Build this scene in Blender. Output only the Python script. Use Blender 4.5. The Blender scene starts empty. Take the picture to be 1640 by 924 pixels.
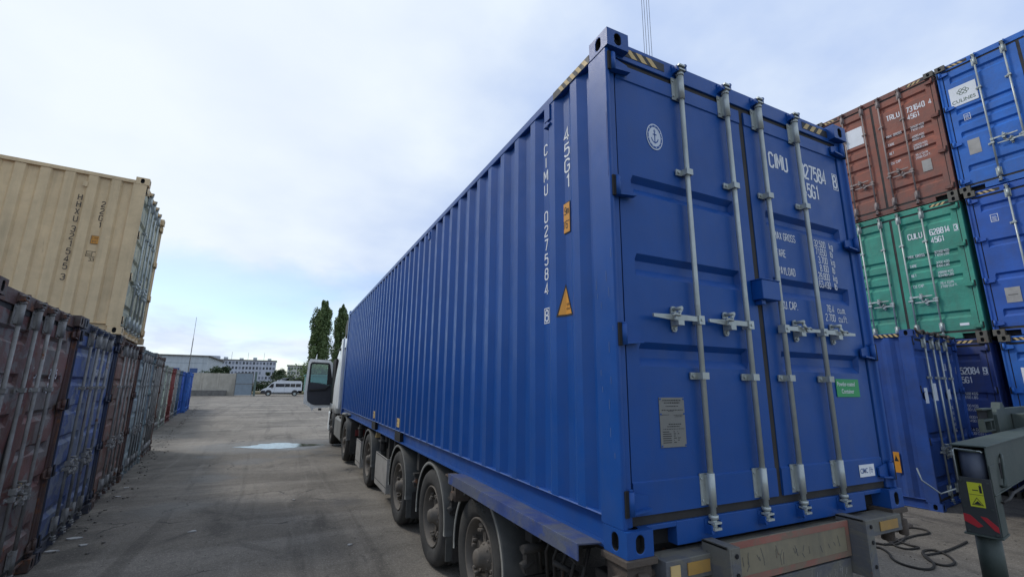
import bpy, math, random
from mathutils import Vector, Matrix
random.seed(7)
PI = math.pi
SC = bpy.context.scene
COL = SC.collection

# ------------------------------------------------------------------ camera
cam_d = bpy.data.cameras.new('camera')
cam = bpy.data.objects.new('camera', cam_d); COL.objects.link(cam); SC.camera = cam
CX, CY, CZ = -1.516, -1.853, 1.871
yaw, pit, rol = 0.454, 0.212, 0.010
f = Vector((math.sin(yaw)*math.cos(pit), math.cos(yaw)*math.cos(pit), math.sin(pit)))
rt = Vector((math.cos(yaw), -math.sin(yaw), 0)); up = rt.cross(f)
r2 = rt*math.cos(rol)+up*math.sin(rol); u2 = up*math.cos(rol)-rt*math.sin(rol)
M = Matrix((r2, u2, -f)).transposed().to_4x4(); M.translation = (CX, CY, CZ)
cam.matrix_world = M
cam_d.sensor_fit = 'HORIZONTAL'; cam_d.sensor_width = 36.0
cam_d.lens = 728.36/1640*36.0
cam_d.clip_start = 0.05; cam_d.clip_end = 4000

# ------------------------------------------------------------------ world, sun
SUN_EL, SUN_AZ = math.radians(44), math.radians(-46)      # azimuth from +Y, negative = to the left
W = bpy.data.worlds.new("World"); SC.world = W; W.use_nodes = True
nt = W.node_tree; nt.nodes.clear()
def N(tree, kind, **kw):
    n = tree.nodes.new(kind)
    for k, v in kw.items():
        if k.startswith('i_'):
            n.inputs[int(k[2:])].default_value = v
        else: setattr(n, k, v)
    return n
out = N(nt, 'ShaderNodeOutputWorld')
bg1 = N(nt, 'ShaderNodeBackground'); bg2 = N(nt, 'ShaderNodeBackground'); mx = N(nt, 'ShaderNodeMixShader')
sky = N(nt, 'ShaderNodeTexSky', sky_type='NISHITA', sun_disc=False, sun_elevation=SUN_EL, sun_rotation=SUN_AZ)
sky.air_density = 1.0; sky.dust_density = 0.4; sky.ozone_density = 2.5
bg1.inputs[1].default_value = 0.15
nt.links.new(sky.outputs[0], bg1.inputs[0])
tc = N(nt, 'ShaderNodeTexCoord')
sep = N(nt, 'ShaderNodeSeparateXYZ'); nt.links.new(tc.outputs['Generated'], sep.inputs[0])
def mth(tree, op, a, b=None, c=None, clamp=False):
    n = N(tree, 'ShaderNodeMath', operation=op); n.use_clamp = clamp
    for i, v in enumerate((a, b, c)):
        if v is None: continue
        if isinstance(v, (int, float)): n.inputs[i].default_value = v
        else: tree.links.new(v, n.inputs[i])
    return n.outputs[0]
zz = mth(nt, 'MAXIMUM', sep.outputs[2], 0.0)
zd = mth(nt, 'ADD', zz, 0.22)
cx_ = mth(nt, 'DIVIDE', sep.outputs[0], zd); cy_ = mth(nt, 'DIVIDE', sep.outputs[1], zd)
cmb = N(nt, 'ShaderNodeCombineXYZ'); nt.links.new(cx_, cmb.inputs[0]); nt.links.new(cy_, cmb.inputs[1])
cmb.inputs[2].default_value = 3.7
n1 = N(nt, 'ShaderNodeTexNoise'); n1.inputs['Scale'].default_value = 0.9; n1.inputs['Detail'].default_value = 7; n1.inputs['Roughness'].default_value = 0.52; n1.inputs['Distortion'].default_value = 0.35
n2 = N(nt, 'ShaderNodeTexNoise'); n2.inputs['Scale'].default_value = 1.7; n2.inputs['Detail'].default_value = 6; n2.inputs['Roughness'].default_value = 0.5
nt.links.new(cmb.outputs[0], n1.inputs['Vector'])
mp = N(nt, 'ShaderNodeMapping'); mp.inputs['Location'].default_value = (4.3, 1.7, 0); nt.links.new(cmb.outputs[0], mp.inputs[0]); nt.links.new(mp.outputs[0], n2.inputs['Vector'])
# bright veil of cloud round the hidden sun
sd = Vector((math.sin(math.radians(-20))*math.cos(math.radians(36)), math.cos(math.radians(-20))*math.cos(math.radians(36)), math.sin(math.radians(36))))
dot = N(nt, 'ShaderNodeVectorMath', operation='DOT_PRODUCT'); nt.links.new(tc.outputs['Generated'], dot.inputs[0]); dot.inputs[1].default_value = sd
veil = N(nt, 'ShaderNodeMapRange', interpolation_type='SMOOTHSTEP'); nt.links.new(dot.outputs['Value'], veil.inputs[0])
veil.inputs[1].default_value = 0.72; veil.inputs[2].default_value = 1.0; veil.inputs[4].default_value = 0.75
cr = N(nt, 'ShaderNodeValToRGB'); nt.links.new(n2.outputs[0], cr.inputs[0])
cr.color_ramp.elements[0].position = 0.36; cr.color_ramp.elements[0].color = (0.45, 0.575, 0.85, 1)
cr.color_ramp.elements[1].position = 0.62; cr.color_ramp.elements[1].color = (0.74, 0.83, 0.95, 1)
cmx = N(nt, 'ShaderNodeMix', data_type='RGBA'); nt.links.new(veil.outputs[0], cmx.inputs[0]); nt.links.new(cr.outputs[0], cmx.inputs[6]); cmx.inputs[7].default_value = (0.86, 0.92, 0.96, 1)
nt.links.new(cmx.outputs[2], bg2.inputs[0]); bg2.inputs[1].default_value = 1.0
# coverage: full overhead, breaking up towards the horizon
cov = N(nt, 'ShaderNodeMapRange'); nt.links.new(n1.outputs[0], cov.inputs[0]); cov.inputs[1].default_value = 0.40; cov.inputs[2].default_value = 0.58
hz = N(nt, 'ShaderNodeMapRange', interpolation_type='SMOOTHSTEP'); nt.links.new(sep.outputs[2], hz.inputs[0]); hz.inputs[1].default_value = 0.12; hz.inputs[2].default_value = 0.34
low = N(nt, 'ShaderNodeMapRange', interpolation_type='SMOOTHSTEP'); nt.links.new(sep.outputs[2], low.inputs[0]); low.inputs[1].default_value = 0.09; low.inputs[2].default_value = 0.0
low.inputs[3].default_value = 0.0; low.inputs[4].default_value = 0.35
m = mth(nt, 'ADD', cov.outputs[0], hz.outputs[0]); m = mth(nt, 'ADD', m, low.outputs[0], clamp=True)
m = mth(nt, 'MULTIPLY', m, 0.84); m = mth(nt, 'ADD', m, 0.14, clamp=True)
nt.links.new(m, mx.inputs[0]); nt.links.new(bg1.outputs[0], mx.inputs[1]); nt.links.new(bg2.outputs[0], mx.inputs[2]); nt.links.new(mx.outputs[0], out.inputs[0])

sl = bpy.data.lights.new('sun', 'SUN'); sun = bpy.data.objects.new('sun', sl); COL.objects.link(sun)
sl.energy = 1.5; sl.angle = math.radians(12); sl.color = (1.0, 0.96, 0.90)
d = Vector((math.sin(SUN_AZ)*math.cos(SUN_EL), math.cos(SUN_AZ)*math.cos(SUN_EL), math.sin(SUN_EL)))
sun.rotation_euler = d.to_track_quat('Z', 'Y').to_euler(); sun.location = (-20, 10, 30)
SC.view_settings.view_transform = 'Standard'; SC.view_settings.look = 'None'
SC.view_settings.exposure = 0.12; SC.view_settings.gamma = 1.0; SC.view_settings.use_curve_mapping = False
SC.render.engine = 'CYCLES'
SC.cycles.use_denoising = True; SC.cycles.max_bounces = 6; SC.cycles.caustics_reflective = False; SC.cycles.caustics_refractive = False

# ------------------------------------------------------------------ materials
RUST = (0.105, 0.042, 0.022)
def mat(name, col, rough=0.5, metal=0.0, var=0.12, dirt=0.0, rust=0.0, streak=0.0, bump=0.0, bscale=60.0, patch=None, patch_amt=0.0,
        dirtcol=(0.080, 0.073, 0.064), spec=0.5, low=0.0, emit=None, scale=1.0):
    m = bpy.data.materials.new(name); m.use_nodes = True
    t = m.node_tree; L = t.links.new
    bs = t.nodes['Principled BSDF']
    tco = N(t, 'ShaderNodeTexCoord'); oi = N(t, 'ShaderNodeObjectInfo')
    add = N(t, 'ShaderNodeVectorMath', operation='ADD'); L(tco.outputs['Object'], add.inputs[0]); L(oi.outputs['Location'], add.inputs[1])
    V = add.outputs[0]
    def noise(sc, det=5, rough_=0.6, stretch=None, dist=0.0):
        n = N(t, 'ShaderNodeTexNoise'); n.inputs['Scale'].default_value = sc*scale; n.inputs['Detail'].default_value = det; n.inputs['Roughness'].default_value = rough_
        n.inputs['Distortion'].default_value = dist
        if stretch:
            mp = N(t, 'ShaderNodeMapping'); mp.inputs['Scale'].default_value = stretch; L(V, mp.inputs[0]); L(mp.outputs[0], n.inputs['Vector'])
        else: L(V, n.inputs['Vector'])
        return n.outputs[0]
    def rng(v, a, b, c=0.0, d=1.0):
        r = N(t, 'ShaderNodeMapRange'); L(v, r.inputs[0])
        for i, x in enumerate((a, b, c, d)): r.inputs[i+1].default_value = x
        return r.outputs[0]
    def mixc(fac, A, B):
        x = N(t, 'ShaderNodeMix', data_type='RGBA')
        for v, i in ((fac, 0), (A, 6), (B, 7)):
            if isinstance(v, (int, float)): x.inputs[i].default_value = v
            elif isinstance(v, tuple): x.inputs[i].default_value = (*v[:3], 1)
            else: L(v, x.inputs[i])
        return x.outputs[2]
    lo = tuple(c*(1-var) for c in col); hi = tuple(min(1, c*(1+var)) for c in col)
    c = mixc(rng(noise(2.2), 0.3, 0.7), lo, hi)
    rgh = rough
    if patch: c = mixc(mth(t, 'MULTIPLY', rng(noise(2.6, 8, 0.68, (1, 1, 1.5), 0.9), 0.48, 0.54), patch_amt), c, patch)
    if streak > 0: c = mixc(mth(t, 'MULTIPLY', rng(noise(9, 4, 0.6, (1, 1, 0.07)), 0.48, 0.72), streak), c, dirtcol)
    if dirt > 0: c = mixc(mth(t, 'MULTIPLY', rng(noise(4.5, 8, 0.7), 0.42, 0.72), dirt), c, dirtcol)
    if low > 0:
        sp = N(t, 'ShaderNodeSeparateXYZ'); L(tco.outputs['Object'], sp.inputs[0])
        g = rng(sp.outputs[2], 0.0, 1.0, 1.0, 0.0)
        c = mixc(mth(t, 'MULTIPLY', mth(t, 'MULTIPLY', g, rng(noise(6, 6, 0.65), 0.3, 0.65)), low), c, dirtcol)
    if rust > 0:
        th = 0.70-0.22*rust
        rm = rng(noise(5.5, 9, 0.72), th, th+0.06)
        rm2 = rng(noise(14, 5, 0.6, (1, 1, 0.12)), th+0.04, th+0.14)
        rm = mth(t, 'MAXIMUM', rm, mth(t, 'MULTIPLY', rm2, 0.7))
        rc = mixc(rng(noise(22, 5, 0.7), 0.3, 0.7), RUST, (0.20, 0.085, 0.04))
        c = mixc(rm, c, rc)
        rg = N(t, 'ShaderNodeMix', data_type='FLOAT'); L(rm, rg.inputs[0]); rg.inputs[2].default_value = rough; rg.inputs[3].default_value = 0.85
        L(rg.outputs[0], bs.inputs['Roughness'])
    else:
        L(rng(noise(7, 5, 0.6), 0.3, 0.7, max(0.02, rough-0.07), min(1, rough+0.09)), bs.inputs['Roughness'])
    L(c, bs.inputs['Base Color'])
    bs.inputs['Metallic'].default_value = metal
    bs.inputs['Specular IOR Level'].default_value = spec
    if bump > 0:
        b = N(t, 'ShaderNodeBump'); b.inputs['Strength'].default_value = min(1, bump); b.inputs['Distance'].default_value = 0.02
        n = N(t, 'ShaderNodeMath', operation='ADD'); L(noise(bscale, 4), n.inputs[0]); L(noise(2.6, 2), n.inputs[1])
        L(n.outputs[0], b.inputs['Height']); L(b.outputs[0], bs.inputs['Normal'])
    if emit:
        bs.inputs['Emission Color'].default_value = (*emit[:3], 1); bs.inputs['Emission Strength'].default_value = emit[3]
    return m

BLUE = (0.006, 0.068, 0.285)
M_blue = mat('blue_powder_coat', BLUE, 0.38, var=0.10, bump=0.06, bscale=140, streak=0.16, dirt=0.14, dirtcol=(0.05, 0.08, 0.17), spec=0.30, low=.22)
M_blue_in = mat('blue_paint_dull', (0.022, 0.062, 0.25), 0.5, var=0.1)
M_galv = mat('galvanised_steel', (0.43, 0.465, 0.44), 0.36, metal=0.3, var=0.22, dirt=0.38, streak=.25, dirtcol=(.20, .21, .18), bump=0.06)
M_galv_old = mat('weathered_galvanised', (0.31, 0.305, 0.29), 0.7, metal=0.0, var=0.35, dirt=0.8, rust=0.45, streak=.5, dirtcol=(.10, .09, .08))
M_rubber = mat('door_rubber', (0.022, 0.021, 0.021), 0.75, var=0.3, dirt=0.3, dirtcol=(0.07, 0.055, 0.04))
M_tyre = mat('tyre_rubber', (0.030, 0.029, 0.027), 0.85, var=0.25, dirt=0.55, dirtcol=(0.085, 0.078, 0.068), bump=0.1)
M_rim = mat('dusty_rim', (0.13, 0.112, 0.092), 0.7, metal=0.1, var=0.25, dirt=0.5, rust=0.25, dirtcol=(0.06, 0.052, 0.043), bump=0.15)
M_chas = mat('chassis_grime_shade', (0.026, 0.025, 0.024), 0.75, var=0.3, dirt=0.6, rust=0.35, dirtcol=(0.05, 0.042, 0.034), bump=0.2)  # grime and rust over a base darkened to carry the shade underneath
M_fend = mat('fender_plastic', (0.05, 0.052, 0.05), 0.7, var=0.2, dirt=0.6, dirtcol=(0.10, 0.098, 0.088))
M_fedge = mat('fender_edge', (0.24, 0.24, 0.22), 0.7, var=0.2, dirt=0.4)
M_white = mat('lettering_white', (0.74, 0.76, 0.78), 0.55, var=0.05, dirt=0.12)
M_black = mat('black_paint', (0.015, 0.015, 0.017), 0.6, var=0.2)
M_yel = mat('hazard_yellow', (0.56, 0.40, 0.17), 0.6, var=0.15, dirt=0.3)
M_org = mat('orange_sticker', (0.62, 0.27, 0.03), 0.5, var=0.08)
M_rusty = mat('rusty_steel', (0.085, 0.066, 0.052), 0.85, var=0.3, dirt=0.5, rust=0.35, dirtcol=(.04, .033, .028), bump=0.3)
M_dark = mat('hole_shade', (0.008, 0.008, 0.009), 0.9, var=0.1)  # near-black colour standing in for the shade inside holes and openings
M_plate = mat('grey_tin_plate', (0.20, 0.20, 0.185), 0.45, metal=0.2, var=0.15, dirt=0.3)
M_green = mat('green_sticker', (0.02, 0.30, 0.09), 0.5, var=0.05)
M_tplate = mat('white_tin', (0.36, 0.345, 0.32), 0.55, metal=0.1, var=0.12, dirt=0.4, bump=0.1)
M_shelf = mat('dusty_blue_shelf', (0.025, 0.055, 0.20), 0.75, var=0.25, dirt=1.0, patch=(.07, .08, .12), patch_amt=.8, dirtcol=(0.10, 0.11, 0.125), bump=0.25, bscale=90)
M_bump = mat('worn_grey_beam', (0.135, 0.130, 0.11), 0.7, var=0.2, dirt=0.5, rust=0.3, patch=(0.06, 0.075, 0.12), patch_amt=0.45, bump=0.2)
M_red = mat('faded_red', (0.26, 0.10, 0.075), 0.7, var=0.3, patch=(.17, .13, .09), patch_amt=.8, dirt=0.8, dirtcol=(0.16, 0.15, 0.11))
M_fadey = mat('faded_sign_yellow', (0.22, 0.19, 0.125), 0.6, var=0.2, dirt=0.55, streak=0.5, dirtcol=(0.10, 0.095, 0.08))
M_refl = mat('amber_reflector', (0.36, 0.21, 0.05), 0.45, var=0.2, dirt=0.55, dirtcol=(.14, .12, .09))
M_cab = mat('cab_white', (0.78, 0.79, 0.77), 0.35, var=0.06, dirt=0.15, low=0.5)
M_glass = mat('dark_glass', (0.012, 0.014, 0.016), 0.06, var=0.1, spec=0.8)
M_int = mat('door_trim', (0.040, 0.043, 0.055), 0.65, var=0.15)
M_cgreen = mat('crane_green', (0.042, 0.060, 0.052), 0.6, var=0.15, dirt=0.5, dirtcol=(0.10, 0.105, 0.09), rust=0.12, bump=0.1, low=0.0)
M_cgrey = mat('jack_face', (0.035, 0.040, 0.042), 0.5, var=0.15, dirt=0.4, dirtcol=(0.07, 0.075, 0.07))
M_wred = mat('warning_red', (0.45, 0.02, 0.03), 0.5, var=0.1)
M_wyel = mat('warning_yellow', (0.60, 0.62, 0.03), 0.5, var=0.06)
M_concrete = mat('concrete', (0.47, 0.43, 0.36), 0.9, var=0.16, dirt=0.45, streak=0.3, dirtcol=(0.27, 0.25, 0.20), bump=0.4, bscale=6, scale=.35)
M_kerb = mat('kerb_concrete', (0.17, 0.16, 0.145), 0.9, var=0.25, dirt=0.5)
M_gate = mat('gate_grey', (0.22, 0.27, 0.31), 0.6, var=0.06, dirt=0.2)
M_pale = mat('pale_cladding', (0.50, 0.54, 0.56), 0.7, var=0.07, dirt=0.15, streak=0.2, scale=.3)
M_pale2 = mat('pale_render', (0.47, 0.50, 0.56), 0.8, var=0.08, dirt=0.25, scale=.1)
M_pale3 = mat('cream_render', (0.52, 0.52, 0.46), 0.8, var=0.08, scale=.1)
M_win = mat('window_glass', (0.03, 0.038, 0.05), 0.15, var=0.4, scale=.2)
M_wing = mat('window_curtained', (.16, .18, .22), .3, var=.3, scale=.2)
M_wframe = mat('window_frame_white', (0.6, 0.62, 0.64), 0.6)
M_trimb = mat('blue_trim', (0.05, 0.10, 0.25), 0.6)
M_rope = mat('dark_rope', (0.03, 0.027, 0.024), 0.9, var=0.2)
M_teal = mat('teal_shed_paint', (0.10, 0.25, 0.22), 0.7, var=0.08)

def leafmat(name, a, b):
    m = bpy.data.materials.new(name); m.use_nodes = True; t = m.node_tree
    bs = t.nodes['Principled BSDF']; tcx = N(t, 'ShaderNodeTexCoord')
    n = N(t, 'ShaderNodeTexNoise'); n.inputs['Scale'].default_value = 0.9; n.inputs['Detail'].default_value = 6; t.links.new(tcx.outputs['Object'], n.inputs['Vector'])
    r = N(t, 'ShaderNodeValToRGB'); t.links.new(n.outputs[0], r.inputs[0])
    r.color_ramp.elements[0].position = .35; r.color_ramp.elements[0].color = (*a, 1); r.color_ramp.elements[1].position = .65; r.color_ramp.elements[1].color = (*b, 1)
    t.links.new(r.outputs[0], bs.inputs['Base Color']); bs.inputs['Roughness'].default_value = .6
    return m
M_leaf = leafmat('poplar_leaves', (0.075, 0.125, 0.038), (0.18, 0.24, 0.090))
M_leaf2 = leafmat('bush_leaves', (0.02, 0.04, 0.014), (0.055, 0.09, 0.03))
M_bark = mat('bark', (0.09, 0.075, 0.055), 0.9, var=0.3)
M_grass = leafmat('dry_grass', (0.16, 0.13, 0.06), (0.26, 0.20, 0.10))

# ------------------------------------------------------------------ mesh helpers
class MB:
    def __init__(s): s.v = []; s.f = []; s.mi = []; s.sm = []
    def face(s, idx, mi=0, sm=False): s.f.append(tuple(idx)); s.mi.append(mi); s.sm.append(sm)
    def box(s, x0, x1, y0, y1, z0, z1, mi=0):
        b = len(s.v)
        s.v += [(x0,y0,z0),(x1,y0,z0),(x1,y1,z0),(x0,y1,z0),(x0,y0,z1),(x1,y0,z1),(x1,y1,z1),(x0,y1,z1)]
        for q in ((3,2,1,0),(4,5,6,7),(0,1,5,4),(1,2,6,5),(2,3,7,6),(3,0,4,7)): s.face([b+i for i in q], mi)
        return s
    def obox(s, o, ax, ay, az, mi=0):
        b = len(s.v); o = Vector(o); ax = Vector(ax); ay = Vector(ay); az = Vector(az)
        for k in (0, 1):
            for i, j in ((0,0),(1,0),(1,1),(0,1)): s.v.append(tuple(o+ax*i+ay*j+az*k))
        for q in ((3,2,1,0),(4,5,6,7),(0,1,5,4),(1,2,6,5),(2,3,7,6),(3,0,4,7)): s.face([b+i for i in q], mi)
        return s
    def prism(s, pts, axis, a, b_, mi=0, sm=False):
        # pts: 2D list in the two other axes (cyclic order), extruded along axis from a to b_
        def P(u, v, w): return {'x': (w, u, v), 'y': (u, w, v), 'z': (u, v, w)}[axis]
        n = len(pts); b = len(s.v)
        s.v += [P(u, v, a) for u, v in pts] + [P(u, v, b_) for u, v in pts]
        for i in range(n): j = (i+1) % n; s.face((b+i, b+j, b+n+j, b+n+i), mi, sm)
        s.face([b+i for i in reversed(range(n))], mi); s.face([b+n+i for i in range(n)], mi)
        return s
    def cyl(s, p, q, r, n=12, r1=None, mi=0, cap=True):
        p = Vector(p); q = Vector(q); r1 = r if r1 is None else r1
        z = (q-p).normalized(); x = z.orthogonal().normalized(); y = z.cross(x); b = len(s.v)
        for c, rr in ((p, r), (q, r1)):
            for i in range(n):
                a = 2*PI*i/n; s.v.append(tuple(c+(x*math.cos(a)+y*math.sin(a))*rr))
        for i in range(n): j = (i+1) % n; s.face((b+i, b+j, b+n+j, b+n+i), mi, True)
        if cap: s.face([b+i for i in reversed(range(n))], mi); s.face([b+n+i for i in range(n)], mi)
        return s
    def lathe(s, prof, c, axis='x', n=40, mi=0, sm=True):
        # prof: list of (axial, radius)
        b = len(s.v)
        for a, r in prof:
            for i in range(n):
                t = 2*PI*i/n; u, v = r*math.cos(t), r*math.sin(t)
                s.v.append({'x': (c[0]+a, c[1]+u, c[2]+v), 'y': (c[0]+u, c[1]+a, c[2]+v), 'z': (c[0]+u, c[1]+v, c[2]+a)}[axis])
        for k in range(len(prof)-1):
            for i in range(n):
                j = (i+1) % n; s.face((b+k*n+i, b+k*n+j, b+(k+1)*n+j, b+(k+1)*n+i), mi, sm)
        return s
    def tube(s, pts, r, n=8, mi=0):
        pts = [Vector(p) for p in pts]; b = len(s.v)
        for k, p in enumerate(pts):
            tdir = (pts[min(k+1, len(pts)-1)]-pts[max(k-1, 0)]).normalized()
            x = tdir.cross(Vector((0.13, 0.27, 1))).normalized() if abs(tdir.z) < .98 else tdir.cross(Vector((0, 1, 0))).normalized(); y = tdir.cross(x)
            for i in range(n): a = 2*PI*i/n; s.v.append(tuple(p+(x*math.cos(a)+y*math.sin(a))*r))
        for k in range(len(pts)-1):
            for i in range(n): j = (i+1) % n; s.face((b+k*n+i, b+k*n+j, b+(k+1)*n+j, b+(k+1)*n+i), mi, True)
        s.face([b+i for i in reversed(range(n))], mi); s.face([b+(len(pts)-1)*n+i for i in range(n)], mi)
        return s
    def poly(s, pts, mi=0):
        b = len(s.v); s.v += [tuple(p) for p in pts]; s.face(range(b, b+len(pts)), mi); return s
    def mesh(s, name):
        me = bpy.data.meshes.new(name); me.from_pydata(s.v, [], s.f); me.update()
        me.polygons.foreach_set('material_index', s.mi); me.polygons.foreach_set('use_smooth', s.sm)
        return me
CACHE = {}
def link(name, me, mats, parent=None, bevel=0):
    o = bpy.data.objects.new(name, me); COL.objects.link(o)
    if not isinstance(mats, (list, tuple)): mats = [mats]
    while len(me.materials) < len(mats): me.materials.append(None)
    for i, m_ in enumerate(mats): o.material_slots[i].link = 'OBJECT'; o.material_slots[i].material = m_
    if parent: o.parent = parent
    if bevel:
        bv = o.modifiers.new('bevel', 'BEVEL'); bv.width = bevel; bv.segments = 2; bv.limit_method = 'ANGLE'; bv.angle_limit = math.radians(40)
    return o
def part(name, mb, mats, parent=None, bevel=0, loc=None, rot=None):
    o = link(name, mb.mesh(name) if isinstance(mb, MB) else mb, mats, parent, bevel)
    if loc: o.location = loc
    if rot: o.rotation_euler = rot
    return o
def cached(key, fn):
    if key not in CACHE: CACHE[key] = fn().mesh(key if isinstance(key, str) else str(key[0]))
    return CACHE[key]
def thing(name, label, cat, loc=(0,0,0), rz=0, group=None):
    o = bpy.data.objects.new(name, None); COL.objects.link(o); o.location = loc; o.rotation_euler = (0, 0, rz)
    o.empty_display_size = .2
    return tag(o, label, cat, group)
def tag(o, label, cat, group=None):
    o['label'] = label; o['category'] = cat
    if group: o['group'] = group
    return o
def setk(o, kind): o['kind'] = kind; return o

# lettering: default font turned into a thin mesh
def text_mesh(s, size=0.1, xs=0.62, bold=0.012, depth=0.0006, align='LEFT', vertical=False, pitch=0.1, sp=1.0):
    key = ('txt', s, size, xs, bold, align, vertical, pitch, sp)
    if key in CACHE: return CACHE[key]
    V, F = [], []
    rows = [(c, 0, -i*pitch) for i, c in enumerate(s)] if vertical else [(s, 0, 0)]
    for (st, ox, oz) in rows:
        if st == ' ': continue
        cu = bpy.data.curves.new('t', 'FONT'); cu.body = st; cu.size = size; cu.extrude = depth; cu.offset = bold*size
        cu.resolution_u = 3; cu.align_x = 'CENTER' if vertical else align; cu.space_character = sp
        o = bpy.data.objects.new('t', cu); COL.objects.link(o)
        dg = bpy.context.evaluated_depsgraph_get(); me = o.evaluated_get(dg).to_mesh()
        b = len(V)
        V += [(v.co.x*xs+ox, v.co.y+oz, v.co.z) for v in me.vertices]; F += [tuple(b+i for i in p.vertices) for p in me.polygons]
        o.evaluated_get(dg).to_mesh_clear(); bpy.data.objects.remove(o); bpy.data.curves.remove(cu)
    me = bpy.data.meshes.new('lettering'); me.from_pydata(V, [], F); me.update(); CACHE[key] = me
    return me
# condensed stencil-like container lettering drawn as strokes: cell 4 wide, capitals 8 high; '|' parts strokes, trailing 'z' closes one
O_ = '1,0 3,0 4,1 4,7 3,8 1,8 0,7 0,1z'
GL = {'0': O_, 'O': O_, '1': '.9,6.4 2.3,8 2.3,0', '2': '0,6.5 0,7 1,8 3,8 4,7 4,5.3 0,1.2 0,0 4,0', '3': '0,6.6 0,7 1,8 3,8 4,7 4,5 3,4.2 1.4,4.2|3,4.2 4,3.3 4,1 3,0 1,0 0,1 0,1.4',
 '4': '3,0 3,8 0,2.1 4.4,2.1', '5': '3.9,8 .3,8 .1,4.6 1,5.1 3,5.1 4,4.1 4,1 3,0 1,0 0,1 0,1.4', '6': '4,6.6 4,7 3,8 1,8 0,7 0,1 1,0 3,0 4,1 4,3.6 3,4.6 1,4.6 0,3.8', '7': '0,8 4,8 1.4,0',
 '8': '1,4.3 3,4.3 3.8,5.2 3.8,7.1 3,8 1,8 .2,7.1 .2,5.2z|1,4.3 0,3.3 0,1 1,0 3,0 4,1 4,3.3 3,4.3', '9': '0,1.4 0,1 1,0 3,0 4,1 4,7 3,8 1,8 0,7 0,4.4 1,3.4 3,3.4 4,4.2',
 'A': '0,0 1.7,8 2.3,8 4,0|.6,2.5 3.4,2.5', 'B': '0,0 0,8 3,8 4,7 4,5.2 3,4.3 0,4.3|3,4.3 4,3.3 4,1 3,0 0,0', 'C': '4,6.3 4,7 3,8 1,8 0,7 0,1 1,0 3,0 4,1 4,1.7', 'D': '0,0 0,8 3,8 4,7 4,1 3,0z', 'E': '4,8 0,8 0,0 4,0|0,4.2 3.3,4.2',
 'F': '4,8 0,8 0,0|0,4.2 3.3,4.2', 'G': '4,6.3 4,7 3,8 1,8 0,7 0,1 1,0 3,0 4,1 4,3.8 2.2,3.8', 'H': '0,0 0,8|4,0 4,8|0,4.2 4,4.2', 'I': '.6,0 .6,8', 'K': '0,0 0,8|4,8 .3,3.8|1.3,4.9 4.1,0', 'L': '0,8 0,0 3.8,0', 'M': '0,0 0,8 .5,8 2.5,2.4 4.5,8 5,8 5,0', 'N': '0,0 0,8 .4,8 3.6,0 4,0 4,8',
 'P': '0,0 0,8 3,8 4,7 4,4.8 3,3.8 0,3.8', 'R': '0,0 0,8 3,8 4,7 4,5 3,4 0,4|2.2,4 4.1,0', 'S': '4,6.6 4,7 3,8 1,8 0,7 0,5.4 1,4.5 3,3.7 4,2.8 4,1 3,0 1,0 0,1 0,1.4', 'T': '2,0 2,7.5|0,8 4,8', 'U': '0,8 0,1 1,0 3,0 4,1 4,8', 'V': '0,8 1.8,0 2.2,0 4,8', 'X': '0,0 4,8|0,8 4,0', 'Y': '0,8 2,3.8 2,0|4,8 2.1,4',
 '.': '.4,0 .4,.9', "'": '.4,6.6 .4,8', '"': '.3,6.6 .3,8|1.6,6.6 1.6,8', 'c': '3.4,4.6 2.6,5.4 1,5.4 0,4.4 0,1 1,0 2.6,0 3.4,.8', 'u': '0,5.4 0,1 1,0 2.4,0 3.4,1|3.4,5.4 3.4,0', 'm': '0,0 0,5.4 1.9,5.4 2.4,4.8 2.4,0|2.4,4.8 3,5.4 4.2,5.4 4.8,4.8 4.8,0', 'f': '3,8 2,8 1.2,7 1.2,0|0,5.2 2.8,5.2',
 't': '1.2,7.6 1.2,1 2,0 3,0|0,5.2 2.8,5.2', 'k': '0,0 0,8|3.2,5.4 .4,2.4|1.2,3 3.4,0', 'g': '3.4,5.4 3.4,-1.2 2.6,-2 .8,-2 0,-1.4|3.4,4.4 2.6,5.4 1,5.4 0,4.4 0,1.2 1,.3 2.6,.3 3.4,1.2', 'l': '.6,0 .6,8', 'b': '0,0 0,8|0,4.4 1,5.4 2.6,5.4 3.4,4.4 3.4,1 2.6,0 1,0 0,1', 'i': '.6,0 .6,5.4|.6,6.8 .6,7.8'}
def ribbon(V, F, pts, closed, t, dz):
    n = len(pts); L_, R_ = [], []
    for i in range(n):
        p = Vector(pts[i]); a = Vector(pts[i-1]) if (i or closed) else None; b_ = Vector(pts[(i+1) % n]) if (i < n-1 or closed) else None
        d0 = (p-a).normalized() if a is not None else None; d1 = (b_-p).normalized() if b_ is not None else None
        d0 = d0 or d1; d1 = d1 or d0
        n0 = Vector((-d0.y, d0.x)); n1 = Vector((-d1.y, d1.x)); mm = (n0+n1); mm = mm.normalized() if mm.length > 1e-4 else n0
        k = t/max(.45, mm.dot(n0)); L_.append(p+mm*k); R_.append(p-mm*k)
    b = len(V)
    for l_, q_ in zip(L_, R_): V.append((l_.x, l_.y, dz)); V.append((q_.x, q_.y, dz))
    for i in range(n if closed else n-1): j = (i+1) % n; F.append((b+2*i, b+2*i+1, b+2*j+1, b+2*j))
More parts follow.
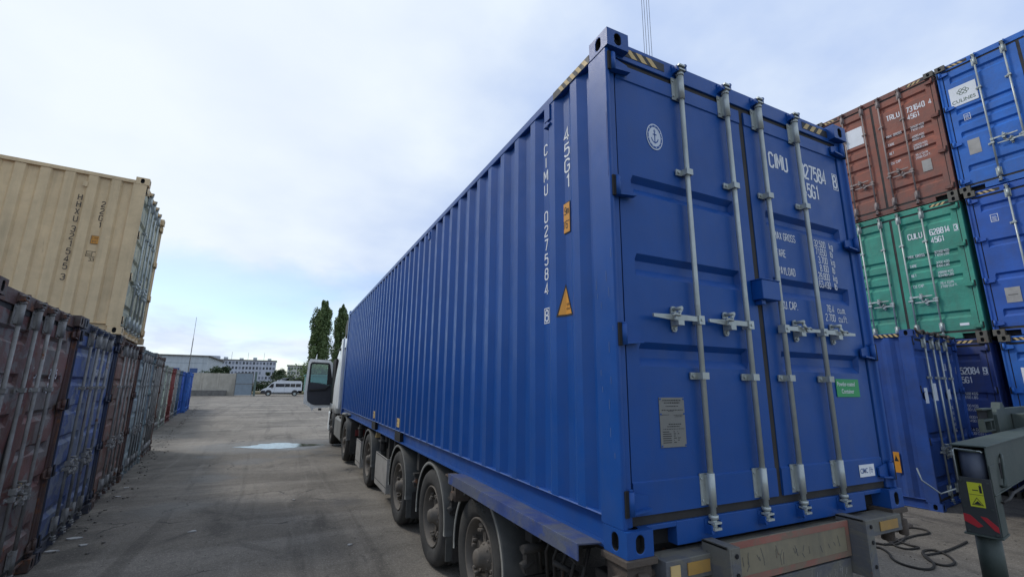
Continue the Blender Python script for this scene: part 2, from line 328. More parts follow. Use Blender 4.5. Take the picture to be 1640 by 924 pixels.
def stroke_mesh(s, size, k, align, vertical, pitch, t):
    key = ('stk', s, size, k, align, vertical, pitch, t)
    if key in CACHE: return CACHE[key]
    V, F = [], []; pen = 0; row = 0; u = size/8
    for ch in s:
        if ch == ' ': pen += 2.8; row += 1; continue
        sts = []
        for st in GL[ch].split('|'):
            cl = st.endswith('z'); sts.append(([tuple(float(a) for a in q.split(',')) for q in st.rstrip('z').split()], cl))
        wd = max(x for st, _ in sts for x, y in st); ox = -wd/2 if vertical else pen; oy = -row*pitch if vertical else 0
        for n_, (st, cl) in enumerate(sts): ribbon(V, F, [((x+ox)*u*k, y*u+oy) for x, y in st], cl, t*u, .0004+.00025*n_)
        pen += wd+1.75; row += 1
    if align == 'RIGHT': V = [(x-(pen-1.75)*u*k, y, z) for x, y, z in V]
    me = bpy.data.meshes.new('lettering'); me.from_pydata(V, [], F); me.update(); CACHE[key] = me; return me
def text(s, x, y, z, m_, parent, size=0.1, face='rear', name='lettering', font='s', t=None, **kw):
    # z is the baseline, size is the capital height
    t = t or (.58 if size > .07 else .46)
    if font == 's': me = stroke_mesh(s, size, kw.get('xs', .6)*1.36, kw.get('align', 'LEFT'), kw.get('vertical', False), kw.get('pitch', .1), t)
    else: me = text_mesh(s, size=size/0.7, **kw)
    o = link(name, me, m_, parent)
    o.location = (x, y, z); o.rotation_euler = (PI/2, 0, 0) if face == 'rear' else (PI/2, 0, -PI/2)
    return o

# ------------------------------------------------------------------ ground
def ground_material():
    m = bpy.data.materials.new('yard_asphalt'); m.use_nodes = True; t = m.node_tree; L = t.links.new; bs = t.nodes['Principled BSDF']
    tcx = N(t, 'ShaderNodeTexCoord'); V = tcx.outputs['Object']
    def noise(sc, det=6, ro=.6, st=None, dist=0):
        n = N(t, 'ShaderNodeTexNoise'); n.inputs['Scale'].default_value = sc; n.inputs['Detail'].default_value = det; n.inputs['Roughness'].default_value = ro; n.inputs['Distortion'].default_value = dist
        if st: mp = N(t, 'ShaderNodeMapping'); mp.inputs['Scale'].default_value = st; L(V, mp.inputs[0]); L(mp.outputs[0], n.inputs['Vector'])
        else: L(V, n.inputs['Vector'])
        return n.outputs[0]
    def rng(v, a, b, c=0., d=1.):
        r = N(t, 'ShaderNodeMapRange', interpolation_type='SMOOTHSTEP'); L(v, r.inputs[0])
        for i, x in enumerate((a, b, c, d)): r.inputs[i+1].default_value = x
        return r.outputs[0]
    def mixc(fac, A, B, bt='MIX'):
        x = N(t, 'ShaderNodeMix', data_type='RGBA', blend_type=bt)
        for v, i in ((fac, 0), (A, 6), (B, 7)):
            if isinstance(v, (int, float)): x.inputs[i].default_value = v
            elif isinstance(v, tuple): x.inputs[i].default_value = (*v[:3], 1)
            else: L(v, x.inputs[i])
        return x.outputs[2]
    c = mixc(rng(noise(.35, 5), .35, .65), (0.140, 0.122, 0.098), (0.240, 0.210, 0.170))
    c = mixc(mth(t, 'MULTIPLY', rng(noise(.28, 6, .62, (.35, 1.6, 1), .6), .47, .62), .55), c, (0.35, 0.315, 0.265))     # worn pale bands across the yard
    c = mixc(mth(t, 'MULTIPLY', rng(noise(.8, 7, .68, (1, .7, 1), .8), .53, .66), .62), c, (0.056, 0.048, 0.040))          # oil and mud stains
    c = mixc(mth(t, 'MULTIPLY', rng(noise(6, 5, .7), .5, .72), .42), c, (0.062, 0.058, 0.052))
    # tyre tracks running down the aisle
    trk = noise(1.0, 7, .62, (2.1, .10, 1), .5); c = mixc(mth(t, 'MULTIPLY', rng(trk, .53, .66), .45), c, (0.066, 0.056, 0.045))
    trk2 = noise(1.0, 6, .6, (3.4, .16, 1), .3); c = mixc(mth(t, 'MULTIPLY', rng(trk2, .55, .68), .35), c, (0.29, 0.262, 0.22))
    # individual stains
    spots = [(-2.1, 11.6, .75), (-1.15, 12.2, .5), (-.45, 12.8, .45), (.05, 9.6, .35), (-3.1, 12.9, .5), (-.2, 12.0, .35), (-2.95, 7.2, .8), (-2.6, 9.6, .7), (-.4, 6.6, .5), (-1.0, 14.2, 1.0)]
    ds = None
    wn = N(t, 'ShaderNodeTexNoise'); wn.inputs['Scale'].default_value = 2.3; wn.inputs['Detail'].default_value = 5; L(V, wn.inputs['Vector'])
    wv = N(t, 'ShaderNodeVectorMath', operation='MULTIPLY_ADD'); L(wn.outputs['Color'], wv.inputs[0]); wv.inputs[1].default_value = (.9, .9, 0); L(V, wv.inputs[2])
    for (x, y, r) in spots:
        dn = N(t, 'ShaderNodeVectorMath', operation='DISTANCE'); L(wv.outputs[0], dn.inputs[0]); dn.inputs[1].default_value = (x+.45, y+.45, 0)
        v = rng(dn.outputs['Value'], r, r*.25)
        ds = v if ds is None else mth(t, 'MAXIMUM', ds, v)
    c = mixc(mth(t, 'MULTIPLY', ds, .60), c, (0.040, 0.036, 0.033))
    # wet rim of the puddle
    mpp = N(t, 'ShaderNodeMapping'); mpp.inputs['Scale'].default_value = (.62, 1, 1); L(wv.outputs[0], mpp.inputs[0])
    dn = N(t, 'ShaderNodeVectorMath', operation='DISTANCE'); L(mpp.outputs[0], dn.inputs[0]); dn.inputs[1].default_value = ((-1.45+.45)*.62, 14.75+.45, 0)
    wet = rng(dn.outputs['Value'], 1.9, 1.2); c = mixc(mth(t, 'MULTIPLY', wet, .55), c, (0.045, 0.042, 0.038))
    # mud strip along the left row
    sx = N(t, 'ShaderNodeSeparateXYZ'); L(V, sx.inputs[0])
    u = mth(t, 'MULTIPLY_ADD', sx.outputs[1], .106, sx.outputs[0]); edge = rng(u, -2.0, -3.2)
    c = mixc(mth(t, 'MULTIPLY', mth(t, 'MULTIPLY', edge, rng(noise(1.8, 7, .7), .35, .6)), .6), c, (0.042, 0.038, 0.033))
    # stone chips
    vo = N(t, 'ShaderNodeTexVoronoi'); vo.inputs['Scale'].default_value = 60; L(V, vo.inputs['Vector'])
    spk = N(t, 'ShaderNodeMapRange'); L(vo.outputs['Distance'], spk.inputs[0]); spk.inputs[1].default_value = .1; spk.inputs[2].default_value = .45; spk.inputs[3].default_value = 1.4; spk.inputs[4].default_value = .75
    c = mixc(.85, c, spk.outputs[0], 'MULTIPLY')
    c = mixc(mth(t, 'MULTIPLY', rng(noise(28, 6, .75), .5, .7), .75), c, (0.080, 0.070, 0.058)); c = mixc(mth(t, 'MULTIPLY', rng(noise(33, 5, .75), .56, .70), .65), c, (0.40, 0.365, 0.31))
    c = mixc(mth(t, 'MULTIPLY', rng(noise(140, 2, .5), .66, .74), .5), c, (0.34, 0.32, 0.29))
    # hairline cracks
    vc = N(t, 'ShaderNodeTexVoronoi', feature='DISTANCE_TO_EDGE'); vc.inputs['Scale'].default_value = .55; L(wv.outputs[0], vc.inputs['Vector'])
    ck = rng(vc.outputs['Distance'], .012, .003); ck = mth(t, 'MULTIPLY', ck, rng(noise(.5, 3), .5, .6))
    c = mixc(mth(t, 'MULTIPLY', ck, .85), c, (0.03, 0.028, 0.026))
    L(c, bs.inputs['Base Color'])
    rg = mth(t, 'MULTIPLY_ADD', ds, -.25, .9); rg = mth(t, 'MULTIPLY_ADD', wet, -.3, rg); L(rg, bs.inputs['Roughness'])
    b = N(t, 'ShaderNodeBump'); b.inputs['Strength'].default_value = .6; b.inputs['Distance'].default_value = .012
    hsum = mth(t, 'MULTIPLY_ADD', noise(70, 4, .7), .5, mth(t, 'MULTIPLY', noise(2.2, 5), 2.2)); hsum = mth(t, 'MULTIPLY_ADD', ck, -1., hsum)
    L(hsum, b.inputs['Height']); L(b.outputs[0], bs.inputs['Normal'])
    return m
g = MB()
R = 2500
g.poly([(-R, -R, 0), (R, -R, 0), (R, R, 0), (-R, R, 0)])
setk(part('ground', g, ground_material()), 'structure')

def puddle():
    pts = []; n = 180; rnd = random.Random(5); ph = [rnd.uniform(0, 6.3) for _ in range(9)]
    for i in range(n):
        a = 2*PI*i/n
        r = 1+sum(.075/(k+1)**.6*math.sin((k+2)*1.9//1*a+ph[k]) for k in range(9))
        x = 1.08*r*math.cos(a); y = .78*r*math.sin(a)
        if math.cos(a) > 0: y *= (1-.72*math.cos(a)); x *= 1+.28*math.cos(a)**6
        else: y *= (1-.45*math.cos(a)**2)
        pts.append((-1.42+x, 14.65+y-.10*x, .004))
    mb = MB(); mb.poly(pts)
    return mb
M_water = mat('puddle_water', (0.060, 0.052, 0.040), 0.12, var=.2, spec=.5, bump=.05, bscale=5)
setk(part('puddle_water', puddle(), M_water), 'structure')

# ------------------------------------------------------------------ containers
WD = 2.438
def oval(w, h, n=24):
    # rounded slot in the uv plane
    r = min(w, h)/2; L = []
    for i in range(n):
        a = 2*PI*(i+.5)/n; cu, cv = math.cos(a), math.sin(a)
        u = r*cu+(math.copysign(w/2-r, cu)); v = r*cv+(math.copysign(h/2-r, cv)); L.append((u, v))
    return L
def casting(mirror_x, mirror_y, flip_z):
    def build():
        mb = MB(); X, Y, Z = .162, .178, .118
        def facehole(fn, w, h, ow, oh, inward):
            n = 24; ov = oval(ow, oh, n); b = len(mb.v)
            rect = []
            for (u, v) in ov:
                k = min((w/2)/max(abs(u), 1e-6), (h/2)/max(abs(v), 1e-6)); rect.append((u*k, v*k))
            # snap nearest points to the corners
            for su in (-1, 1):
                for sv in (-1, 1):
                    j = min(range(n), key=lambda i: (rect[i][0]-su*w/2)**2+(rect[i][1]-sv*h/2)**2); rect[j] = (su*w/2, sv*h/2)
            for u, v in rect: mb.v.append(fn(u, v, 0))
            for u, v in ov: mb.v.append(fn(u, v, 0))
            for u, v in ov: mb.v.append(fn(u, v, inward))
            for i in range(n):
                j = (i+1) % n
                mb.face((b+i, b+j, b+n+j, b+n+i)); mb.face((b+n+i, b+n+j, b+2*n+j, b+2*n+i), 1)
        facehole(lambda u, v, d_: (d_, Y/2+u, Z/2+v), Y, Z, .050, .079, .028)
        facehole(lambda u, v, d_: (X/2+u, d_, Z/2+v), X, Z, .050, .079, .028)
        facehole(lambda u, v, d_: (X/2+u, Y/2+v, Z-d_), X, Y, .062, .11, .028)
        mb.poly([(X,0,0),(X,Y,0),(X,Y,Z),(X,0,Z)]); mb.poly([(0,Y,0),(X,Y,0),(X,Y,Z),(0,Y,Z)]); mb.poly([(0,0,0),(X,0,0),(X,Y,0),(0,Y,0)])
        mb.box(.03, X-.01, .03, Y-.01, .012, Z-.03, 1)
        mb.v = [((WD-x) if mirror_x else x, y, z) for x, y, z in mb.v]
        return mb
    return cached('casting_%d' % mirror_x, build)

def corr_profile(y0, y1, out_x, in_x, fo, sl, fi, start):
    """points (y,x) of a corrugated sheet; first outer flat begins at start"""
    pts = [(y0, in_x)]; y = start
    while y+fo+2*sl+fi < y1-.05:
        pts += [(y, in_x), (y+sl, out_x), (y+sl+fo, out_x), (y+2*sl+fo, in_x)]; y += fo+2*sl+fi
    pts.append((y1, in_x)); return pts
def corr_x(y, P):
    for (a, xa), (b, xb) in zip(P, P[1:]):
        if a <= y <= b and b > a: return xa+(xb-xa)*(y-a)/(b-a)
    return P[-1][1]
def wall_mesh(P, z0, z1, mirror=False, dent=0.0, seed=1):
    mb = MB(); rnd = random.Random(seed); nz = 12 if dent else 1
    zs = [z0+(z1-z0)*i/nz for i in range(nz+1)]
    bumps = [(rnd.uniform(P[0][0], P[-1][0]), rnd.uniform(z0, z1), rnd.uniform(.15, .45), rnd.uniform(-1, 1)*dent) for _ in range(14)] if dent else []
    for z in zs:
        for (y, x) in P:
            dx = sum(a*math.exp(-((y-by)**2+(z-bz)**2)/(r*r)) for by, bz, r, a in bumps)
            mb.v.append(((WD-x-dx) if mirror else x+dx, y, z))
    n = len(P)
    for k in range(nz):
        for i in range(n-1): mb.face((k*n+i, k*n+i+1, (k+1)*n+i+1, (k+1)*n+i))
    return mb
def door_panel(x0, x1, z0, z1, bx0, bx1, bands, depth=.034, sl=.034, dent=0., seed=3, lip=None, slx=.016):
    """height-field of one door leaf; its front face is at y = .06"""
    Y0 = .06
    xs = {x0, x1, bx0, bx0+slx, bx1-slx, bx1}; zs = {z0, z1}
    for (zt, h, dep) in bands:
        zs |= {zt, zt-sl, zt-h, zt-h+sl+.012}
    if lip: zs |= {lip[0], lip[0]-.006, lip[1], lip[1]+.006}
    if dent:
        k = 8
        for i in range(1, k): xs.add(x0+(x1-x0)*i/k)
        for i in range(1, 22): zs.add(z0+(z1-z0)*i/22)
    xs = sorted(xs); zs = sorted(zs); rnd = random.Random(seed)
    bumps = [(rnd.uniform(x0, x1), rnd.uniform(z0, z1), rnd.uniform(.10, .35), rnd.uniform(-.4, 1)*dent) for _ in range(12)] if dent else []
    def dep(x, z):
        d_ = 0
        for (zt, h, dp) in bands:
            if zt-h <= z <= zt:
                fz = min((zt-z)/sl, (z-(zt-h))/(sl+.012), 1)
                fx = min((x-bx0)/slx, (bx1-x)/slx, 1)
                d_ = max(d_, depth*dp*max(0, min(fz, fx)))
        if lip:
            if z > lip[1]-1e-6: d_ -= .008*min(1, (z-lip[1])/.006)
            if z < lip[0]+1e-6: d_ -= .008*min(1, (lip[0]-z)/.006)
        for bxx, bz, r, a in bumps: d_ += a*math.exp(-((x-bxx)**2+(z-bz)**2)/(r*r))
        return d_
    mb = MB(); nx = len(xs)
    for z in zs:
        for x in xs: mb.v.append((x, Y0+dep(x, z), z))
    for j in range(len(zs)-1):
        for i in range(nx-1):
            a = j*nx+i; mb.face((a, a+1, a+nx+1, a+nx), 0)
    # return edges
    b = len(mb.v)
    mb.v += [(x0, .1, z0), (x1, .1, z0), (x1, .1, z1), (x0, .1, z1)]
    nz = len(zs); bl, br, tr, tl = 0, nx-1, nz*nx-1, (nz-1)*nx
    mb.face([b, b+1]+[i for i in range(nx-1, -1, -1)]); mb.face([b+3]+[tl+i for i in range(nx)]+[b+2])
    mb.face([b]+[j*nx for j in range(nz)]+[b+3]); mb.face([b+2]+[j*nx+nx-1 for j in range(nz-1, -1, -1)]+[b+1]); mb.face((b, b+3, b+2, b+1))
    return mb

def lock_bar(x, H):
    mb = MB(); y = .022
    mb.cyl((x, y, .13), (x, y, H-.10), .0155, 14)
    for (za, zb) in ((.175, .335), (H-.285, H-.125)):          # guide plates
        mb.box(x-.052, x+.036, .048, .054, za, zb)
        mb.cyl((x, y, za-.004), (x, y, zb+.004), .0215, 14)
        mb.box(x-.0205, x+.0205, y, .050, za+.008, zb-.008)
        for sx in (-.042, .029):
            for zz_ in (za+.025, zb-.025): mb.cyl((x+sx, .049, zz_), (x+sx, .041, zz_), .007, 8)
    for zc in (.855, H-.80):                                     # bearing clamps
        mb.box(x-.026, x+.026, -.001, .050, zc-.019, zc+.019); mb.box(x-.070, x+.020, .044, .052, zc-.019, zc+.019)
        mb.cyl((x-.052, .046, zc), (x-.052, .034, zc), .009, 8)
    for (z0, sgn) in ((.13, -1), (H-.118, 1)):                    # collar and cam
        mb.cyl((x, y, z0), (x, y, z0+sgn*.018), .025, 12)
        mb.cyl((x, y, z0+sgn*.018), (x, y, z0+sgn*.075), .016, 10)
        mb.box(x-.026, x+.026, y-.028, y+.016, min(z0+sgn*.030, z0+sgn*.040), max(z0+sgn*.030, z0+sgn*.040))
        mb.box(x-.030, x+.022, y-.030, y+.014, min(z0+sgn*.058, z0+sgn*.069), max(z0+sgn*.058, z0+sgn*.069))
    return mb
def keeper(x, z):
    mb = MB()
    mb.box(x-.040, x-.028, .006, .052, z-.030, z+.012); mb.box(x+.026, x+.042, .0, .052, z-.012, z+.034)
    mb.box(x-.042, x+.044, .044, .0515, z-.036, z+.036)
    mb.cyl((x+.034, -.004, z+.024), (x+.034, .01, z+.024), .010, 8); mb.cyl((x-.034, .0, z-.020), (x-.034, .01, z-.020), .010, 8)
    return mb
def handle_mb(x, z, sgn, L=.335):
    mb = MB()
    mb.box(x-.022, x+.022, -.004, .046, z-.025, z+.025)
    mb.cyl((x, -.004, z), (x, -.010, z), .009, 8)
    a = x+sgn*.024
    pts = [(0, .014), (.09, .015), (.12, .016), (.20, .015), (L-.03, .010), (L, .009)]
    ys = [.004, -.002, .006, .012, .004, .000]
    b = len(mb.v)
    for (t_, hw), yy in zip(pts, ys):
        for dz in (-hw, hw):
            for dy in (0, .011): mb.v.append((a+sgn*t_, yy+dy, z+dz+.004))
    for k in range(len(pts)-1):
        o = b+4*k
        for q in ((0,2,6,4),(1,5,7,3),(0,4,5,1),(2,3,7,6)): mb.face([o+i for i in q])
    mb.face((b, b+1, b+3, b+2)); e = b+4*(len(pts)-1); mb.face((e, e+2, e+3, e+1))
    return mb
def catch_mb(x, z, sgn):
    mb = MB()
    mb.prism([(x-.020+.0, z-.058), (x-.012, z-.072), (x+.012, z-.072), (x+.020, z-.058), (x+.020, z+.058), (x+.012, z+.072), (x-.012, z+.072), (x-.020, z+.058)], 'y', .046, .0545)
    mb.box(x-.022, x+.022, -.006, .046, z-.040, z-.014)
    mb.box(x-.022, x+.022, .020, .046, z+.020, z+.034)
    mb.obox((x-.010, -.012, z+.045), (.022, 0, 0), (0, .012, 0), (sgn*-.045, 0, -.055))
    mb.cyl((x, .05, z+.055), (x, -.016, z+.055), .011, 8); mb.cyl((x, .05, z-.056), (x, .036, z-.056), .010, 8)
    mb.tube([(x-.015, -.012, z+.03), (x-sgn*.02, -.02, z+.012), (x-sgn*.055, -.018, z+.016), (x-sgn*.075, -.014, z+.008)], .0065, 6)
    return mb
def hinge_mb(z, right, big=False):
    mb = MB(); h = .055
    mb.cyl((.052, .022, z-h), (.052, .022, z+h), .019, 12)
    mb.prism([(.052, z+h-.012), (.085, z+h-.012), (.175, z+.022), (.175, z-.036), (.085, z-h+.006), (.052, z-h+.006)], 'y', .034, .046)
    mb.prism([(.060, z-h+.004), (.175, z-.040), (.175, z-.030), (.060, z-h+.016)], 'y', .008, .046)
    mb.cyl((.052, .022, z+h), (.052, .022, z+h+.010), .012, 8)
    if right: mb.v = [(WD-x, y, z_) for x, y, z_ in mb.v]
    return mb
def stripes_mb(face, a0, a1, w0, w1, off, slant=.05, bw=.040, gap=.040):
    """black strip with slanted yellow bars: face 'rear' (x,z) at y=off or 'side' (y,z) at x=off"""
    mb = MB()
    def P(u, v, d_): return (u, off-d_, v) if face == 'rear' else (off-d_, u, v)
    def quad(q, d_, mi):
        b = len(mb.v); mb.v += [P(u, v, d_) for u, v in q]+[P(u, v, 0) for u, v in q]; n = len(q)
        mb.face(range(b, b+n), mi)
        for i in range(n): mb.face((b+i, b+(i+1) % n, b+n+(i+1) % n, b+n+i), mi)
    quad([(a0, w0), (a1, w0), (a1, w1), (a0, w1)], .0012, 0)
    u = a0+.01
    while u+bw+abs(slant) < a1:
        s_ = slant; lo_ = u if s_ >= 0 else u-s_
        quad([(lo_, w0+.002), (lo_+bw, w0+.002), (lo_+bw+s_, w1-.002), (lo_+s_, w1-.002)], .0022, 1); u += bw+gap
    return mb

BARS = (.605, 1.03, 1.375, 1.79)
M_hole = M_dark
def container(label, loc, rz, L=12.192, H=2.896, paint=None, frame=None, cast=None, bars=None, bands=((2.007, .115, 1), (1.529, .13, 1), (1.03, .13, 1)),
              handles=((.605, -1, 1.17), (1.03, -1, 1.17), (1.375, 1, 1.17), (1.79, 1, 1.17)), group=None, dent=0., seed=1, corr=(.072, .068, .070, .48+.07), lip=(.324, 2.62),
              stripes=True, name='shipping_container', detail=True, sidedoor=False, catchx=.165, tilt=None):
    frame = frame or paint; cast = cast or frame; bars = bars or M_galv_old
    t = thing(name, label, 'shipping container', loc, rz, group)
    if tilt: t.rotation_euler = (tilt[0], tilt[1], rz)
    fo, sl, fi, st = corr
    s0 = st-(fo+2*sl+fi) if st > .45 else st
    P = corr_profile(.2, L-.18, .008, .044, fo, sl, fi, s0)
    zb, zt = .155, H-.115
    for mir in (False, True):
        wd_ = dent if dent > .004 else 0; k = ('wall', L, H, corr, mir, wd_, seed if wd_ else 0)
        part('side_wall', cached(k, lambda: wall_mesh(P, zb, zt, mir, wd_, seed)), paint, t)
        X = (lambda a, b: (WD-b, WD-a)) if mir else (lambda a, b: (a, b))
        part('top_rail', cached(('tr', L, H, mir), lambda: MB().box(*X(.003, .063), .178, L-.178, H-.118, H-.058)), frame, t, .006)
        def rail():
            p = [(.046, .158), (.012, .158), (.006, .152), (.050, .140), (.050, .018), (.004, .018), (.004, .006), (.060, .006), (.060, .158)]
            p = [(WD-x if mir else x, z) for x, z in p]
            return MB().prism([(x, z) for x, z in p], 'y', .178, L-.178)
        part('bottom_rail', cached(('br', L, mir), rail), frame, t)
        def post():
            p = [(.004, .030), (.004, .200), (.040, .200), (.040, .150), (.082, .150), (.082, .050), (.036, .044), (.030, .026), (.012, .022)]
            return MB().prism([(WD-x if mir else x, y) for x, y in p], 'z', .118, H-.118)
        part('corner_post', cached(('post', H, mir), post), frame, t, .004)
        part('corner_post', cached(('fpost', H, mir, L), lambda: MB().box(*X(.004, .09), L-.18, L-.004, .118, H-.118)), frame, t, .004)
        for far in (0, 1):
            for hi in (0, 1):
                o = part('corner_casting', casting(int(mir), 0, 0), [cast, M_hole], t, .006 if not far else 0)
                o.location = (0, L if far else 0, H if hi and 0 else (H-.118 if hi else 0)); o.scale = (1, -1 if far else 1, 1)
    part('roof', cached(('roof', L, H), lambda: MB().box(.06, WD-.06, .10, L-.06, H-.075, H-.045)), paint, t)
    part('floor', cached(('floor', L), lambda: MB().box(.06, WD-.06, .10, L-.05, .10, .15)), M_chas, t)
    part('front_wall', cached(('fw', L, H), lambda: MB().box(.085, WD-.085, L-.05, L-.02, .0, H-.06)), paint, t)
    part('header', cached(('hd', H), lambda: MB().box(.060, WD-.060, .052, .14, H-.135, H-.018)), frame, t, .004)
    def sill():
        mb = MB(); mb.box(.366, WD-.366, .050, .14, .004, .118); mb.box(.16, .366, .050, .14, .094, .118); mb.box(WD-.366, WD-.16, .050, .14, .094, .118)
        mb.box(.16, .366, .12, .14, .004, .094); mb.box(WD-.366, WD-.16, .12, .14, .004, .094)
        return mb
    part('sill', cached('sill', sill), frame, t, .003)
    part('sill_recess_shade', cached('sill_recess_shade', lambda: MB().box(.165, .363, .112, .119, .006, .092)), M_dark, t); part('sill_recess_shade', cached('sill_recess_shade2', lambda: MB().box(WD-.363, WD-.165, .112, .119, .006, .092)), M_dark, t)  # black plates paint the shade at the back of the sill cutouts
    gk = H-.175
    def gasket():
        mb = MB(); mb.box(.083, WD-.083, .066, .11, .119, .172); mb.box(.083, WD-.083, .066, .11, gk-.004, H-.136)
        mb.box(.083, .098, .066, .11, .172, gk-.004); mb.box(WD-.098, WD-.083, .066, .11, .172, gk-.004); mb.box(1.193, 1.245, .066, .11, .172, gk-.004)
        return mb
    part('door_gasket', cached(('gk', H), gasket), M_rubber, t)
    for r in (0, 1):
        x0, x1 = (.096, 1.195) if not r else (1.243, WD-.096); b0, b1 = (.183, 1.05) if not r else (1.375, WD-.183)
        key = ('door', H, bands, r, lip, dent, seed if dent else 0)
        dr = part('door', cached(key, lambda: door_panel(x0, x1, .165, gk, b0, b1, bands, dent=dent, seed=seed*3+r, lip=lip)), paint, t)
        if detail:
            for zh in (.236, 1.059, 1.89, H-.208) if H > 2.7 else (.22, .92, 1.62, H-.21):
                part('hinge', cached(('hg', zh, r), lambda: hinge_mb(zh, r)), frame, dr)
                part('hinge_slot_shade', cached(('hs', zh, r), lambda: MB().box(*((.014, .034) if not r else (WD-.034, WD-.014)), .012, .04, zh-.06, zh+.06)), M_dark, dr)  # solid black box painted as the shade of the notch beside the hinge
        for bi in ((0, 1) if not r else (2, 3)):
            x = BARS[bi]
            lb = part('locking_bar', cached(('lb', x, H), lambda: lock_bar(x, H)), bars, dr)
            if detail:
                part('keeper', cached(('kp', x, .072), lambda: keeper(x, .072)), frame, dr)
                part('keeper', cached(('kp', x, H-.068), lambda: keeper(x, H-.068)), frame, dr)
        for (hx, sg, hz) in handles:
            if (hx > 1.2) != bool(r): continue
            part('handle', cached(('hn', hx, sg, hz), lambda: handle_mb(hx, hz, sg)), bars, dr)
            if detail: part('handle_catch', cached(('ct', hx, sg, hz), lambda: catch_mb(hx+sg*catchx, hz, -sg)), bars, dr)
    if stripes:
        part('hazard_stripes', cached(('hs1', H), lambda: stripes_mb('rear', .170, .50, H-.104, H-.046, .0515, -.05, .045, .038)), [M_black, M_yel], t)
        part('hazard_stripes', cached(('hs2', H), lambda: stripes_mb('rear', WD-.50, WD-.170, H-.104, H-.046, .0515, .05, .045, .038)), [M_black, M_yel], t)
        part('hazard_stripes', cached(('hs3', H), lambda: stripes_mb('side', .185, .62, H-.116, H-.060, .0025, .04, .035, .035)), [M_black, M_yel], t)
    return t
def plate(x0, x1, z0, z1, m_, parent, name='sticker', y=.058, th=.002, bevel=0):
    return part(name, MB().box(x0, x1, y-th, y, z0, z1), m_, parent, bevel)

# --- the big blue container on the trailer
B0 = 1.085
big = container('new deep blue forty foot high cube container standing on the semi-trailer', (0, 0, B0), 0, paint=M_blue, bars=M_galv, lip=(.324, 2.62), dent=.0022, seed=77)
def txt_block(t, prefix, num, chk, code, y=.0585, m_=None, x1=1.49, x2=1.855, xn=2.26, zb=2.365, ch=.112, z2=2.215, boxed=True):
    m_ = m_ or M_white
    text(prefix, x1, y, zb, m_, t, ch, xs=.56, sp=1.05, bold=.016); text(num, x2, y, zb, m_, t, ch, xs=.50, bold=.016)
    text(chk, xn+.012, y, zb, m_, t, ch*.9, xs=.56, bold=.016)
    text(code, x2, y, z2, m_, t, ch*.92, xs=.52, bold=.016)
    if boxed:
        b = MB(); x0, xx, z0, zt = xn, xn+.068, zb-.022, zb+ch+.006
        for q in ((x0, xx, z0, z0+.006), (x0, xx, zt-.006, zt), (x0, x0+.006, z0+.006, zt-.006), (xx-.006, xx, z0+.006, zt-.006)): b.box(q[0], q[1], y-.001, y, q[2], q[3])
        part('lettering', b, m_, t)
txt_block(big, 'CIMU', '027584', '8', '45G1')
DY = .0585
for s, z in (('MAX GROSS', 1.812), ('TARE', 1.686), ('PAYLOAD', 1.560), ('CU. CAP.', 1.318)): text(s, 1.445, DY, z, M_white, big, .050, xs=.56, bold=.016)
for i, (a, b) in enumerate((('32.500', 'kg'), ('71.650', 'lb'), ('3.700', 'kg'), ('8.160', 'lb'), ('28.800', 'kg'), ('63.490', 'lb'))):
    text(a, 2.035, DY, 1.822-.062*i, M_white, big, .048, xs=.56, align='RIGHT', bold=.016); text(b, 2.085, DY, 1.822-.062*i, M_white, big, .048, xs=.60, bold=.016)
text('76.4', 2.035, DY, 1.335, M_white, big, .048, xs=.58, align='RIGHT', bold=.016); text('cu.m.', 2.08, DY, 1.335, M_white, big, .046, xs=.62, bold=.016)
text('2.700', 2.035, DY, 1.27, M_white, big, .048, xs=.58, align='RIGHT', bold=.016); text('cu.ft.', 2.08, DY, 1.27, M_white, big, .046, xs=.62, bold=.016)
# central lock box
lbx = MB(); lbx.box(1.150, 1.325, -.018, .060, 1.345, 1.470); lbx.box(1.145, 1.330, -.022, .060, 1.470, 1.478); lbx.box(1.17, 1.21, .01, .06, 1.315, 1.345)
part('lock_box', lbx, M_blue, big, .004)
# round emblem with an anchor
em = MB(); ec = (.388, 2.302)
em.cyl((ec[0], .0595, ec[1]), (ec[0], .0575, ec[1]), .088, 40, mi=0)
def ringmb(mb, c, r0, r1, y, mi, n=40, a0=0, a1=2*PI):
    b = len(mb.v)
    for i in range(n+1):
        a = a0+(a1-a0)*i/n
        for r in (r0, r1): mb.v.append((c[0]+r*math.cos(a), y, c[1]+r*math.sin(a)))
    for i in range(n): mb.face((b+2*i, b+2*i+1, b+2*i+3, b+2*i+2), mi)
ringmb(em, ec, .066, .080, .0568, 1); ringmb(em, ec, .034, .042, .0568, 1, a0=PI*1.08, a1=PI*1.92)
em.box(ec[0]-.004, ec[0]+.004, .0562, .0568, ec[1]-.045, ec[1]+.030, 1); em.box(ec[0]-.020, ec[0]+.020, .0562, .0568, ec[1]+.012, ec[1]+.019, 1)
ringmb(em, (ec[0], ec[1]+.039), .004, .010, .0568, 1, 16)
for i in range(26):
    a = 2*PI*i/26
    if i % 2 == 0: em.box(ec[0]+.073*math.cos(a)-.003, ec[0]+.073*math.cos(a)+.003, .0555, .0562, ec[1]+.073*math.sin(a)-.004, ec[1]+.073*math.sin(a)+.004, 0)
em.v = [(ec[0]+(x-ec[0])*.74, y, z) for x, y, z in em.v]; part('emblem', em, [mat('emblem_pale', (.55, .60, .68), .5), M_blue], big)
